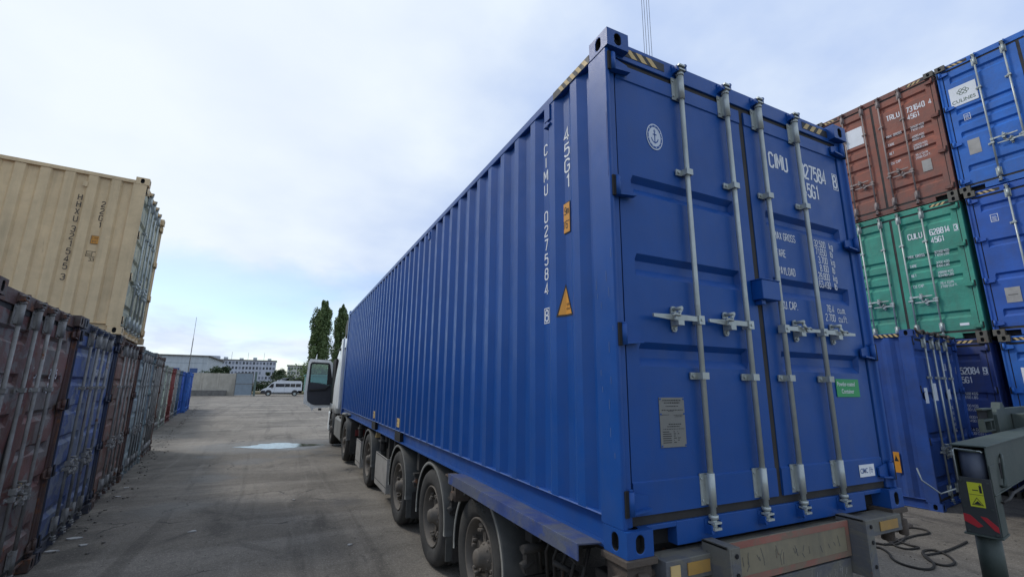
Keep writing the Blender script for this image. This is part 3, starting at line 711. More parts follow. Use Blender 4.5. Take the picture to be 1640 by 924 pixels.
# approval plate
pl = plate(.300, .482, .478, .736, M_plate, big, 'approval_plate', y=.060, th=.004, bevel=.001)
pr = MB(); rnd = random.Random(4)
for (zz_, xa, xb, hh) in ((.718, .325, .458, .006), (.705, .335, .450, .006), (.688, .345, .435, .004), (.668, .315, .47, .004), (.663, .36, .40, .003), (.644, .312, .365, .003), (.642, .40, .468, .003), (.634, .405, .46, .003),
                         (.594, .36, .45, .005), (.582, .35, .44, .005), (.570, .32, .47, .003)):
    x = xa
    while x < xb: w = rnd.uniform(.004, .014); pr.box(x, min(xb, x+w), .0553, .0558, zz_, zz_+hh); x += w+.004
for i in range(6):
    z_ = .556-.011*i
    for xa, xb in ((.315, .38), (.392, .412), (.42, .44)): pr.box(xa, xb-rnd.uniform(0, .02), .0553, .0558, z_, z_+.004)
part('printing', pr, M_black, pl)['kind'] = 'stuff'
for (x, z_) in ((.307, .728), (.475, .728), (.307, .649), (.475, .649), (.307, .486), (.475, .486)): part('rivet', MB().cyl((x, .0565, z_), (x, .0535, z_), .005, 8), M_blue, pl)
gs = plate(1.93, 2.205, .738, .860, M_green, big); text('Powder-coated', 1.942, .0555, .812, M_white, gs, .030, font='b', xs=.80, bold=0.0); text('Container', 1.985, .0555, .762, M_white, gs, .030, font='b', xs=.85, bold=0.0)
cs = plate(2.052, 2.232, .208, .286, M_white, big, y=.0505); text('CIMC', 2.060, .048, .232, M_trimb, cs, .032, font='b', xs=.80, bold=.01)
b = MB(); b.box(2.170, 2.173, .0475, .0482, .225, .270); b.box(2.180, 2.215, .0475, .0482, .249, .252); b.box(2.186, 2.189, .0475, .0482, .232, .268); b.box(2.200, 2.203, .0475, .0482, .228, .264); part('lettering', b, M_trimb, cs)
# side lettering in the corrugation
text('45G1', .0425, .515, 2.425, M_white, big, .088, face='side', vertical=True, pitch=.115, xs=.90, bold=.016)
text('CIMU 027584', .0425, .795, 2.452, M_white, big, .076, face='side', vertical=True, pitch=.1045, xs=.78, bold=.016)
text('8', .0425, .795, 1.222, M_white, big, .072, face='side', vertical=True, pitch=.1, xs=.78, bold=.016)
b = MB()
for q in ((.760, .828, 1.205, 1.211), (.760, .828, 1.305, 1.311), (.760, .765, 1.211, 1.305), (.823, .828, 1.211, 1.305)): b.box(.0415, .0425, q[0], q[1], q[2], q[3])
part('lettering', b, M_white, big)
PB = corr_profile(.2, 12.0, .008, .044, .072, .068, .070, .55-.278)
def cling(poly, mb, mi, off, step=.012):
    """polygon in (y,z) laid onto the corrugated side as thin slices"""
    ys = [p[0] for p in poly]; a, bb = min(ys), max(ys); n = max(2, int((bb-a)/step)); cut = sorted({a+(bb-a)*i/n for i in range(n+1)} | {y for y, _ in PB if a < y < bb} | set(ys))
    def span(y):
        zs = []
        for (y0, z0), (y1, z1) in zip(poly, poly[1:]+poly[:1]):
            if min(y0, y1)-1e-9 <= y <= max(y0, y1)+1e-9:
                if abs(y1-y0) < 1e-9: zs += [z0, z1]
                else: zs.append(z0+(z1-z0)*(y-y0)/(y1-y0))
        return min(zs), max(zs)
    b_ = len(mb.v)
    for y in cut:
        lo_, hi_ = span(y); x = corr_x(y, PB)-off; mb.v += [(x, y, lo_), (x, y, hi_)]
    for i in range(len(cut)-1): mb.face((b_+2*i, b_+2*i+1, b_+2*i+3, b_+2*i+2), mi)
tri = MB(); cling([(.478, 1.222), (.618, 1.222), (.552, 1.432)], tri, 1, .0015); cling([(.492, 1.234), (.603, 1.234), (.5515, 1.408)], tri, 0, .0025)
part('sticker', tri, [M_org, M_black], big)
text('SUPER', .0405, .545, 1.290, M_black, big, .014, face='side', xs=.62, bold=.01); text('HEAVY', .0405, .545, 1.262, M_black, big, .014, face='side', xs=.62, bold=.01)
so = part('sticker', MB().box(.0395, .0430, .486, .590, 1.765, 1.978), M_black, big); part('sticker_face', MB().box(.0385, .0393, .491, .585, 1.771, 1.972), M_org, so)
text('2.9m', .0380, .582, 1.895, M_black, big, .050, face='side', xs=.52, bold=.01); text("9'6\"", .0380, .575, 1.800, M_black, big, .050, face='side', xs=.60, bold=.01)
# tie lug under the top rail, forklift pocket marks
lug = MB(); lug.box(-.004, .044, .665, .735, 2.66, 2.78); lug.obox((-.006, .660, 2.62), (.05, 0, 0), (0, .085, 0), (0, 0, .012)); lug.cyl((-.004, .70, 2.632), (.04, .70, 2.632), .02, 10); part('lashing_lug', lug, M_blue, big)
lug2 = MB(); lug2.box(-.004, .044, 3.72, 3.79, 2.66, 2.76); part('lashing_lug', lug2, M_blue, big)
for yy in (4.93, 6.90):
    mk = part('sticker', MB().box(.002, .0065, yy-.08, yy+.08, .205, .325), M_yel, big); text('EMPTY', .0012, yy+.07, .275, M_black, mk, .022, face='side', xs=.8)
    text('ONLY', .0012, yy+.06, .225, M_black, mk, .022, face='side', xs=.8)
    part('fork_pocket', MB().box(.0015, .058, yy-.17, yy+.17, .016, .138), M_dark, big)
scf = MB(); rnd = random.Random(17); M_scf = mat('scuffed_blue', (.10, .16, .32), .6, dirt=.4)
for k in range(34):
    y = .335+.278*k
    for _ in range(3):
        a = y+rnd.uniform(-.05, .10); scf.box(.0095, .0118, a, a+rnd.uniform(.015, .06), .150, .150+rnd.uniform(.004, .013))
part('scuff', scf, M_scf, big)['kind'] = 'stuff'
# scratches on the near post
sc_ = MB(); rnd = random.Random(9)
for k in range(9):
    y = .055+rnd.uniform(-.02, .05); z = .45+k*.13+rnd.uniform(-.04, .04); sc_.box(.0028, .0038, y, y+.0025, z, z+rnd.uniform(.02, .07))
for k in range(5):
    z = .9+rnd.uniform(-.2, .5); sc_.box(.0028, .0038, .14+.01*k, .1425+.01*k, z, z+rnd.uniform(.02, .06))
part('scratch', sc_, M_scf, big)['kind'] = 'stuff'
gouge = MB(); gouge.box(.0026, .0037, .030, .0325, 2.05, 2.42); gouge.box(.0026, .0037, .038, .040, 1.95, 2.35); part('scratch', gouge, M_blue_in, big)

# --- left row ------------------------------------------------------------------
def paintset(nm, c, **k):
    kw = dict(rough=.62, var=.22, dirt=.55, rust=.45, streak=.4, bump=.25, bscale=30, low=.7); kw.update(k)
    return mat(nm, c, **kw)
OB = ((2.30, .13, 1), (1.93, .11, .9), (1.60, .11, .9), (1.27, .11, .9), (.94, .11, .9), (.50, .12, 1))
OH = ((.605, 1, .92), (1.03, -1, .80), (1.375, 1, .92), (1.79, -1, .80))
TH = .106
def rowpos(s, off=0): return (-3.65-math.sin(TH)*s+off*math.cos(TH), 5.02+math.cos(TH)*s+off*math.sin(TH), .008)
P_c1 = paintset('oxide_brown_paint', (0.165, 0.056, 0.046), patch=(0.20, 0.19, 0.18), patch_amt=.8, rust=.45, dirtcol=(.10, .092, .085))
P_c1f = paintset('dark_brown_frame', (0.085, 0.038, 0.030), rust=.7)
P_c2 = paintset('patchy_navy_paint', (0.026, 0.075, 0.26), patch=(0.18, 0.21, 0.27), patch_amt=.85, rust=.2, dirtcol=(.075, .08, .085))
P_c2f = paintset('navy_frame', (0.018, 0.030, 0.07), rust=.4)
P_c3 = paintset('rust_brown_paint', (0.19, 0.065, 0.045), patch=(0.16, 0.14, 0.12), patch_amt=.7, rust=.7)
P_c4 = paintset('pale_teal_paint', (0.28, 0.36, 0.37), patch=(0.06, 0.09, 0.16), patch_amt=.5, rust=.3)
P_c5 = paintset('slate_grey_paint', (0.16, 0.18, 0.175), rust=.4)
P_c6 = paintset('pale_green_paint', (0.40, 0.45, 0.36), rust=.2, dirt=.3)
P_c7 = paintset('grey_green_paint', (0.24, 0.28, 0.25), rust=.3)
P_c8 = paintset('maroon_paint', (0.22, 0.035, 0.03), rust=.1, dirt=.25)
P_c9 = paintset('light_grey_paint', (0.30, 0.30, 0.29), rust=.2)
P_c10 = paintset('dusty_blue_paint', (0.05, 0.12, 0.22), rust=.2)
P_c12 = paintset('mid_blue_paint', (0.03, 0.14, 0.46), rust=.08, dirt=.2, low=.2)
P_c11 = paintset('bright_blue_paint', (0.02, 0.10, 0.42), rust=.08, dirt=.2, low=.2)
LG = 'single row of old containers along the left side of the aisle'
rowdef = [(-1, P_c1, P_c1f, 'grey-brown rusty container at the near end of the left row, closest to the camera', .035),
          (0, P_c2, P_c2f, 'patchy navy blue container directly under the beige container in the left row', .03),
          (1, P_c3, P_c1f, 'rust-brown container just beyond the patchy navy one in the left row', .03),
          (2, P_c4, P_c4, 'pale teal faded container between the rust-brown and the slate grey ones', .03),
          (3, P_c5, P_c1f, 'slate grey container beyond the pale teal one in the left row', .03)]
conts = []
for k, pm, fm, lab, dn in rowdef:
    cst = fm
    c = container(lab, rowpos(2.5*k), PI/2+TH+(.012 if k == 3 else 0), L=6.058 if k != -1 else 12.192, H=2.591, paint=pm, frame=fm, cast=cst, bars=M_galv_old, bands=OB, handles=OH, group=LG, dent=dn, seed=11+k,
                  lip=None, stripes=False, corr=(.110, .05, .110, .26))
    conts.append(c)
text('TEXU', 1.33, .056, 1.90, M_white, conts[0], .085, xs=.6); text('2390 5', 1.83, .056, 1.90, M_white, conts[0], .085, xs=.55); text('2210', 1.83, .056, 1.76, M_white, conts[0], .085, xs=.5)
plate(1.65, 1.73, .80, .95, M_yel, conts[0])
for i in range(5): plate(.3+.0*i, .45, .62+.0*i, .70, M_galv_old, conts[0]) if i == 0 else None
text('GATU', 1.33, .056, 1.95, M_white, conts[1], .08, xs=.6); text('417', 1.85, .056, 1.95, M_white, conts[1], .08, xs=.55)
far = [(-1, P_c7, 'grey-green container set back behind the slate grey one in the left row'), (0, P_c6, 'pale green container just before the maroon one in the left row'), (1, P_c8, 'maroon red container in the far part of the left row'),
       (2, P_c9, 'light grey container beyond the maroon one in the left row'), (3, P_c10, 'dusty blue container before the three bright blue ones of the left row'), (4, P_c11, 'bright blue container nearest of the three at the end of the left row'),
       (5, P_c12, 'bright blue container in the middle of the three at the end of the left row'),
       (6, P_c11, 'bright blue container at the far end of the left row, nearest the concrete wall')]
for k, pm, lab in far:
    s = 17.5+2.5*k
    container(lab, rowpos(s, -.54+(.25 if k >= 5 else 0)), PI/2+TH, L=6.058, H=2.591, paint=pm, frame=pm, bars=M_galv_old if k < 1 else pm, bands=OB, handles=OH, group=LG, dent=.02, seed=31+k, lip=None, stripes=False, corr=(.110, .05, .110, .26))

# beige container stacked on the left row
P_bg = mat('beige_paint', (0.70, 0.52, 0.29), .6, var=.09, dirt=.22, rust=.08, streak=.25, dirtcol=(.20, .155, .085), bump=.12, bscale=20)
P_bgp = mat('beige_door_paint', (0.55, 0.51, 0.33), .65, var=.12, dirt=.5, rust=.25, streak=.6, dirtcol=(.20, .22, .17), patch=(.26, .29, .23), patch_amt=.7)
bgz = .008+2.591+.005
bei = container('beige twenty foot container stacked on top of the left row', (-3.87, 7.15, bgz), PI/2+.101, L=6.058, H=2.591, paint=P_bg, frame=P_bg, bars=M_galv, bands=OB, handles=OH, lip=None, stripes=False, corr=(.110, .030, .108, .325), dent=.012, seed=5)
for ch in bei.children:
    if ch.name.startswith('door') and 'gasket' not in ch.name: ch.material_slots[0].material = P_bgp
M_brn = mat('brown_lettering', (0.05, 0.035, 0.02), .6, dirt=.2)
text('22G1', .040, .515, 1.995, M_brn, bei, .085, face='side', vertical=True, pitch=.115, xs=.72, bold=.02)
text('HHXU', .0065, .795, 2.04, M_brn, bei, .088, face='side', vertical=True, pitch=.118, xs=.72, bold=.02)
text('321545', .0065, .795, 1.52, M_brn, bei, .088, face='side', vertical=True, pitch=.118, xs=.72, bold=.02)
text('3', .0065, .795, .765, M_brn, bei, .088, face='side', vertical=True, pitch=.118, xs=.72, bold=.02)
o = part('sticker', MB().box(.036, .0405, .455, .580, 1.375, 1.510), M_brn, bei); part('sticker_face', MB().box(.0345, .0358, .461, .574, 1.381, 1.504), M_org, o)
text('2.59', .0340, .570, 1.455, M_brn, bei, .030, face='side', xs=.8); text("8'6\"", .0340, .560, 1.400, M_brn, bei, .030, face='side', xs=.8)
b = MB()
for q in ((.455, .60, 1.17, 1.176), (.455, .60, 1.25, 1.256), (.455, .461, 1.176, 1.25), (.594, .60, 1.176, 1.25), (.53, .535, 1.176, 1.25)): b.box(.039, .040, q[0], q[1], q[2], q[3])
part('lettering', b, M_brn, bei); text('ic', .0385, .585, 1.19, M_brn, bei, .045, face='side', xs=1.1); text('33', .0385, .555, 1.10, M_brn, bei, .05, face='side', xs=.7)
part('lashing_lug', MB().box(-.004, .01, .74, .80, 2.27, 2.36), P_bg, bei, .004)

# --- right stack ------------------------------------------------------------------
TH2 = .032
A0 = (10.469-math.sin(TH2)*2.438, 1.95+math.cos(TH2)*2.438)
def stackpos(col, tier, dy=0): return (A0[0]+math.sin(TH2)*(2.438*col+dy), A0[1]-math.cos(TH2)*(2.438*col+dy), tier*2.896+.0)
FB = ((2.58, .15, 1), (1.83, .13, 1), (1.57, .13, 1), (1.30, .13, 1), (.56, .15, 1))
FH = ((.605, 1, .92), (1.03, -1, .80), (1.375, 1, .92), (1.79, -1, .80))
P_tr = paintset('brick_red_paint', (0.285, 0.082, 0.048), rust=.15, dirt=.35, streak=.3, low=.8, dirtcol=(.10, .075, .065), patch=(.22, .085, .06), patch_amt=.5)
P_trf = paintset('brick_red_frame', (0.20, 0.062, 0.042), rust=.3, low=.3)
P_gr = paintset('jade_green_paint', (0.035, 0.265, 0.185), rust=.06, dirt=.22, streak=.2, low=.25)
P_b1 = paintset('sky_blue_paint', (0.014, 0.135, 0.50), rust=.05, dirt=.18, streak=.12, low=.15, bump=.1)
P_b2 = paintset('royal_blue_paint', (0.014, 0.090, 0.39), rust=.04, dirt=.15, streak=.12, low=.15, bump=.1)
P_b3 = paintset('deep_blue_paint', (0.022, 0.050, 0.21), rust=.05, dirt=.2, low=.2, bump=.1)
P_cst = paintset('grey_green_casting', (0.12, 0.11, 0.08), rust=.4)
M_bar_r = mat('dull_pink_bar', (0.30, 0.24, 0.22), .6, metal=.1, var=.15, dirt=.35, rust=.15)
RG = 'three high stack of containers on the right'
def stackc(label, col, tier, pm, fm, bars, bands, dy, handles=FH):
    return container(label, stackpos(col, tier, dy), -PI/2+TH2, H=2.896, paint=pm, frame=fm, cast=P_cst, bars=bars, bands=bands, handles=handles, group=RG, lip=None, dent=.009, seed=50+3*tier+col)
FB2 = ((2.58, .15, 1), (1.85, .15, 1), (1.19, .15, 1), (.50, .15, 1))
a3 = stackc('brick red container on the top tier of the right stack', 0, 2, P_tr, P_trf, M_bar_r, FB, 0)
a2 = stackc('jade green container in the middle tier of the right stack, under the brick red one', 0, 1, P_gr, P_gr, M_galv, FB, 0)
a1 = stackc('dark blue container on the ground under the jade green one', 0, 0, P_b3, P_b3, M_galv, FB2, 0)
b3 = stackc('bright sky blue container on the top tier, right of the brick red one', 1, 2, P_b1, P_b1, M_galv, FB, .035)
b2_ = stackc('royal blue container in the middle tier, right of the jade green one', 1, 1, P_b2, P_b2, M_galv, FB2, .08)
b1_ = stackc('blue ground-level container with a white logo sticker, behind the crane', 1, 0, P_b1, P_b1, M_galv, FB2, .13)
def stack_text(t, pre, num, chk, code, rows, dirty=False, boxed=False):
    txt_block(t, pre, num, chk, code, y=.0585, x1=1.49, x2=1.87, xn=2.255, zb=2.20, ch=.12, z2=2.03, boxed=boxed)
    for s, z in zip(rows[0], (1.79, 1.58, 1.37, 1.13)): text(s, 1.43, .0585, z, M_white, t, .055, xs=.6, bold=.004)
    for s, z in zip(rows[1], (1.80, 1.73, 1.57, 1.50, 1.36, 1.29, 1.13, 1.06)): text(s, 1.88, .0585, z, M_white, t, .045, xs=.66, bold=0.0)
R0 = ('MAX. GROSS', 'TARE', 'NET', 'CU. CAP.')
stack_text(a3, 'TRLU', '731640', '4', '45G1', (R0, ('32500 KGS', '71650 LBS', '4000 KGS', '8820 LBS', '28500 KGS', '62830 LBS', '76.4 CU.M.', '2698 CU.FT.')))
stack_text(a2, 'CULU', '628814', '3', '45G1', (R0, ('32500 KGS', '71650 LBS', '3700 KGS', '8160 LBS', '28800 KGS', '63490 LBS', '76.4 CU.M.', '2700 CU.FT.')), boxed=True)
stack_text(a1, 'CULU', '652084', '9', '45G1', (R0, ('32500 KGS', '71650 LBS', '3700 KGS', '8160 LBS', '28800 KGS', '63490 LBS', '76.4 CU.M.', '2700 CU.FT.')), boxed=True)
plate(.585, .985, 1.90, 2.36, M_white, a3); plate(1.96, 2.12, .72, .98, M_tplate, a3)
plate(2.06, 2.20, .25, .30, M_white, a2)
lg = plate(.135, .555, 1.89, 2.32, M_white, b3)
M_lg = mat('logo_grey_green', (0.07, 0.12, 0.08), .6)
text('CULINES', .150, .055, 1.945, M_lg, lg, .075, font='b', xs=.88, bold=.01)
q = MB()
for i in range(6):
    a = 2*PI*i/6; ringmb(q, (.345+.065*math.cos(a), 2.17+.045*math.sin(a)), .020, .032, .0552, 0, 14)
part('logo', q, M_lg, lg)
plate(.250, .430, .76, 1.08, M_tplate, b3)
def codemark(t, x, z, s=.10):
    b_ = MB(); y = .0585
    for q_ in ((x, x+s, z, z+.008), (x, x+s, z+s*1.3, z+s*1.3+.008), (x, x+.008, z, z+s*1.3), (x+s-.008, x+s, z, z+s*1.3)): b_.box(q_[0], q_[1], y-.001-.0002*len(b_.v)/8, y, q_[2], q_[3])
    for i in range(4): b_.box(x+.02, x+s-.02-.01*(i % 2), y-.001, y, z+.025+i*.024, z+.033+i*.024)
    part('lettering', b_, M_white, t)
codemark(b3, .28, 1.52); codemark(b2_, .29, 2.19, .11)
wsx = plate(.265, .470, .60, .885, M_tplate, b2_); part('printing', MB().box(.30, .43, .0550, .0558, .74, .75), M_black, wsx)
lg2 = plate(.20, .60, 1.90, 2.30, M_white, b1_); text('CULINES', .215, .055, 1.96, M_lg, lg2, .075, font='b', xs=.85, bold=.01)

P_sm = paintset('navy_blue_paint', (0.012, 0.062, 0.27), rust=.04, dirt=.15, streak=.12, low=.15, bump=.1)
# small blue container standing by itself
sm = container('royal blue container on the ground between the truck and the right stack', (8.0, 2.09, .0), .128, L=6.058, H=2.896, paint=P_sm, frame=P_sm, bars=M_galv, bands=FB2, handles=FH, lip=None)
text('CULU', 1.47, .0585, 2.25, M_white, sm, .12, xs=.55); text('628', 1.88, .0585, 2.25, M_white, sm, .12, xs=.5); text('1', 2.26, .0585, 2.2, M_white, sm, .12, xs=.5)
for i in range(5): text('76.4 KGS', 1.50, .0585, 1.55-.1*i, M_white, sm, .05, xs=.6)
plate(.30, .46, 1.66, 1.92, M_white, sm); plate(.78, .96, 1.70, 2.0, M_white, sm)
plate(1.5, 1.7, 1.72, 1.90, M_white, sm)
so = part('sticker', MB().box(.0025, .0065, .455, .535, .52, .85), M_org, sm); part('printing', MB().prism([(.50, .80), (.53, .70), (.47, .70)], 'x', .0018, .0024), M_black, so)
ch_ = MB(); rnd = random.Random(2); pts = []
for i in range(40): pts.append((.15+2.1*i/39, -.01+.02*math.sin(i*1.7), 2.905-.05*abs(math.sin(i*.55))+rnd.uniform(-.012, .012)))
chn = part('lashing_chain', ch_.tube(pts, .022, 6), M_rusty, None); chn.location = (8.0, 2.09, 0); chn.rotation_euler = (0, 0, .128)
tag(chn, 'rusty chain draped along the top edge of the small blue container', 'chain')

# ------------------------------------------------------------------ semi-trailer
tr = thing('container_trailer', 'dusty container semi-trailer carrying the big blue container', 'trailer', (0, 0, 0))
M_frame = M_chas
fr = MB()
for x in (.72, 1.58):
    fr.box(x, x+.14, .12, 9.0, 1.035, 1.055); fr.box(x+.06, x+.08, .12, 9.0, .72, 1.035); fr.box(x, x+.14, .12, 9.0, .70, .72)
    fr.box(x, x+.14, 9.0, 12.1, .95, 1.055)
part('chassis_beam', fr, M_frame, tr)
for y in (.25, 1.05, 2.3, 3.6, 5.0, 6.2, 8.9, 11.9):
    mb = MB(); mb.box(.10, WD-.10, y-.06, y+.06, .955, 1.060); part('cross_member', mb, M_frame, tr, .004)
for (x, y) in ((.081, .089), (WD-.081, .089), (.081, 12.10), (WD-.081, 12.10)):
    mb = MB(); mb.box(x-.095, x+.095, y-.10, y+.10, 1.052, 1.0835); mb.box(x-.075, x+.075, y-.075, y+.075, .93, 1.052); mb.cyl((x-.12, y-.03, .985), (x+.12, y-.03, .985), .022, 10)
    mb.box(x-.11, x+.11, y-.11, y-.06, .955, .975); mb.cyl((x, y-.10, .92), (x, y-.10, 1.02), .028, 10); mb.cyl((x, y, .86), (x, y, .93), .04, 10)
    part('twist_lock', mb, M_rusty, tr, .004)
# rear bumper assembly
rb = MB(); rb.box(.20, WD-.14, -.035, .10, .962, 1.062); part('rear_beam', rb, M_bump, tr, .004)
for (xa, xb) in ((.225, .285), (.335, .485), (2.03, 2.24)):
    part('reflector', MB().box(xa, xb, -.041, -.036, .985, 1.040), M_refl if xa > .3 else M_yel, tr)
sign = part('rear_sign', MB().box(.585, 1.655, -.052, -.040, .900, 1.095), M_fadey, tr, .001)
bd = MB(); bd.box(.585, 1.655, -.0545, -.0525, 1.062, 1.095); bd.box(.585, 1.655, -.0545, -.0525, .900, .930); bd.box(1.622, 1.655, -.0545, -.0525, .930, 1.062)
part('sign_border', bd, M_red, sign)
scr = MB(); rnd = random.Random(8)
for i in range(26):
    x = rnd.uniform(.65, 1.6); z = rnd.uniform(.93, 1.0); scr.obox((x, -.0535, z), (.003, 0, 0), (0, .0012, 0), (rnd.uniform(-.02, .02), 0, rnd.uniform(.02, .06)))
part('scuff', scr, M_bump, sign)['kind'] = 'stuff'
for x, rr in ((.50, 0), (1.665, 1)):
    mb = MB(); mb.box(x, x+.012, -.150, .02, .62 if not rr else .80, 1.112); mb.box(x+.012, x+.075, -.150, -.138, .62 if not rr else .80, 1.112); mb.box(x, x+.075, -.138, .02, 1.100, 1.112)
    for zz_ in (1.075, .99, .86): mb.cyl((x+.045, -.151, zz_), (x+.045, -.156, zz_), .012, 10, mi=1)
    part('bumper_post', mb, [M_bump, M_dark], tr, .003)
lb_ = part('underrun_beam', MB().box(.22, 1.66, -.045, .06, .66, .885), M_bump, tr, .006)
scr = MB()
for i in range(60):
    x = rnd.uniform(.8, 1.62); z = rnd.uniform(.70, .84); scr.obox((x, -.0465, z), (.0025, 0, 0), (0, .001, 0), (rnd.uniform(-.01, .01), 0, rnd.uniform(.01, .05)))
part('scuff', scr, M_tplate, lb_)['kind'] = 'stuff'
# blue side shelf (toolbox lid) by the rear
sh = MB(); sh.prism([(-.150, 1.124), (-.003, 1.112), (-.003, 1.104), (-.142, 1.115), (-.142, 1.045), (-.150, 1.045)], 'y', .190, 2.18)
part('side_shelf', sh, M_shelf, tr, .002)
for y_ in (.45, 1.15, 1.95): part('shelf_bracket', MB().prism([(-.14, 1.10), (.06, 1.08), (.06, .92), (.02, .92)], 'y', y_, y_+.02), M_chas, tr)
def shelf_brackets():
    mb = MB()
    for y in (2.30, 2.38): mb.box(-.04, .12, y-.015, y+.015, .86, 1.06)
    mb.box(-.09, .12, 2.24, 2.44, 1.062, 1.076); mb.cyl((-.06, 2.34, .90), (.05, 2.34, .90), .04, 10); return mb
part('bracket', shelf_brackets(), M_rusty, tr)

def tyre_mb(R=.488, w=.37):
    mb = MB(); n = 72
    prof = [(.035, .300), (.010, .318), (-.006, .35), (-.010, .40), (-.004, .45), (.012, .462), (.026, .475), (.036, R-.006), (.060, R)]
    for g_ in (.115, .185, .255): prof += [(g_-.008, R), (g_-.006, R-.014), (g_+.006, R-.014), (g_+.008, R)]
    prof += [(w-.06, R), (w-.03, R-.012), (w-.01, .46), (w+.01, .40), (w-.01, .32), (w-.04, .300)]
    mb.lathe(prof, (0, 0, 0), 'x', n)
    return mb
def rim_mb():
    mb = MB()
    mb.lathe([(.040, .302), (.010, .305), (.004, .298), (.012, .286), (.050, .280), (.085, .262), (.17, .255), (.175, .20), (.165, .12), (.165, .0)], (0, 0, 0), 'x', 56)
    return mb
def spokes_mb():
    mb = MB()
    for i in range(6):
        a = 2*PI*i/6+.3; ca, sa = math.cos(a), math.sin(a)
        # cast spoke
        ax = Vector((0, ca, sa)); tn = Vector((0, -sa, ca))
        o_ = Vector((.075, 0, 0))+ax*.07-tn*.028
        mb.obox(o_, Vector((.075, 0, 0)), tn*.056, ax*.165)
        for s_ in (-1, 1):
            c_ = ax*.205+tn*(.022*s_); mb.cyl(Vector((.09, 0, 0))+c_, Vector((.030, 0, 0))+c_, .014, 8)
        c_ = ax*.225; mb.obox(Vector((.045, 0, 0))+c_-tn*.036, Vector((.03, 0, 0)), tn*.072, ax*.03)
    return mb
def hub_mb():
    mb = MB(); mb.lathe([(.17, .12), (.080, .118), (.065, .105), (.030, .075), (-.005, .068), (-.020, .055), (-.024, .0)], (0, 0, 0), 'x', 28)
    for i in range(8): a = 2*PI*i/8; mb.cyl((.072, .095*math.cos(a), .095*math.sin(a)), (.050, .095*math.cos(a), .095*math.sin(a)), .010, 6)
    return mb
TY, RM, SP, HB = [f_().mesh(n_) for f_, n_ in ((tyre_mb, 'tyre'), (rim_mb, 'rim'), (spokes_mb, 'spokes'), (hub_mb, 'hub'))]
def wheel(parent, x, y, ang=0., right=False, z=.486, front=False):
    w = bpy.data.objects.new('wheel', None); COL.objects.link(w); w.parent = parent; w.location = (x, y, z)
    w.rotation_euler = (ang, 0, PI if right else 0)
    link('tyre', TY, M_tyre, w); link('rim', RM, M_rim, w); link('hub', HB, M_rim, w); link('spokes', SP, M_rim, w)
    return w
XW = .06
WY = (1.98, 3.35, 4.98, 7.62)
for i, y in enumerate(WY):
    w = wheel(tr, XW, y, .5*i); wheel(tr, WD-XW, y, .3*i, True)
    part('axle', MB().cyl((.2, y, .486), (WD-.2, y, .486), .065, 12), M_chas, tr)
    for xx in (.62, 1.72): part('suspension_arm', MB().box(xx, xx+.10, y-.15, y+.60, .50, .58).cyl((xx+.05, y-.1, .62), (xx+.05, y-.1, .95), .12, 14), M_chas, tr)
tx = text('385/65R22.5', 0, 0, 0, M_fend, tr, .045, font='b', face='side', name='tyre_lettering', xs=.9)
# bend the tyre lettering round the sidewall
me = tx.data.copy(); tx.data = me
cxx = .17
for v in me.vertices:
    a = PI/2+(cxx-v.co.x)/.41; rr = .395+v.co.y; v.co = (-(rr*math.cos(a)), rr*math.sin(a), v.co.z)
tx.location = (XW-.0115, WY[0], .486)
def fender_mb(r=.600, a0=-8, a1=188, x0=-.045, x1=.36, flap=True):
    mb = MB(); n = 30; b_ = 0
    A = [math.radians(a0+(a1-a0)*i/n) for i in range(n+1)]
    prof = [(x0, -.030), (x0, 0.0), (x0+.012, .010), (x1, .016), (x1, .010), (x0+.016, .003), (x0+.008, -.004), (x0+.008, -.030)]
    m_ = len(prof)
    for a in A:
        for (x, dr_) in prof: mb.v.append((x, (r+dr_)*math.cos(a), (r+dr_)*math.sin(a)))
    for i in range(n):
        for j in range(m_): k = (j+1) % m_; mb.face((i*m_+j, i*m_+k, (i+1)*m_+k, (i+1)*m_+j), 1 if j in (0, 7) else 0, True)
    mb.face(range(m_)); mb.face([n*m_+j for j in reversed(range(m_))])
    if flap: mb.box(x0+.02, x1-.02, -r-.008, -r+.008, -.28, -.06); mb.box(x0+.02, x1-.02, -(-r)-.008, r+.008, -.28, -.06) if 0 else None
    return mb
FE = fender_mb(r=.552, a1=186, x0=-.02, x1=.40).mesh('fender')
for y in WY:
    for rgt in (0, 1):
        o = link('mudguard', FE, [M_fend, M_fedge], tr); o.location = (XW if not rgt else WD-XW, y, .486); o.rotation_euler = (0, 0, PI if rgt else 0)
    fl = MB(); fl.box(.12, .50, y-.590, y-.578, .20, .52); part('mud_flap', fl, M_rubber, tr)
# white tin panels and the boxes behind them
for (ya, yb, z0, z1) in ((5.72, 6.70, .235, .745), (8.45, 9.10, .20, .72)):
    pn = MB(); pn.box(.048, .060, ya, yb, z0, z1); pn.box(.060, .13, yb-.012, yb, z0, z1); pn.box(.060, .13, ya, ya+.012, z0, z1); part('side_panel', pn, M_tplate, tr, .002)
    rim_ = MB(); rim_.box(.044, .0475, ya+.02, yb-.02, z0+.085, z0+.095); rim_.box(.044, .0475, ya+.02, yb-.02, z1-.02, z1-.012); part('panel_crease', rim_, M_fend, tr)
for y in (6.25, 8.75):
    mb = MB(); mb.box(.20, .42, y-.30, y+.30, .45, .80); mb.box(.16, .30, y-.10, y+.02, .55, 1.05); mb.box(.12, .22, y-.28, y-.20, .68, 1.04); mb.cyl((.10, y+.15, .78), (.10, y+.15, 1.02), .05, 12); mb.box(.04, .18, y+.05, y+.26, .93, .96)
    part('landing_gear', mb, M_chas, tr, .004)
mb = MB(); mb.box(.10, .18, 7.08, 7.15, .93, 1.02); part('marker_lamp', mb, M_yel, tr, .003)
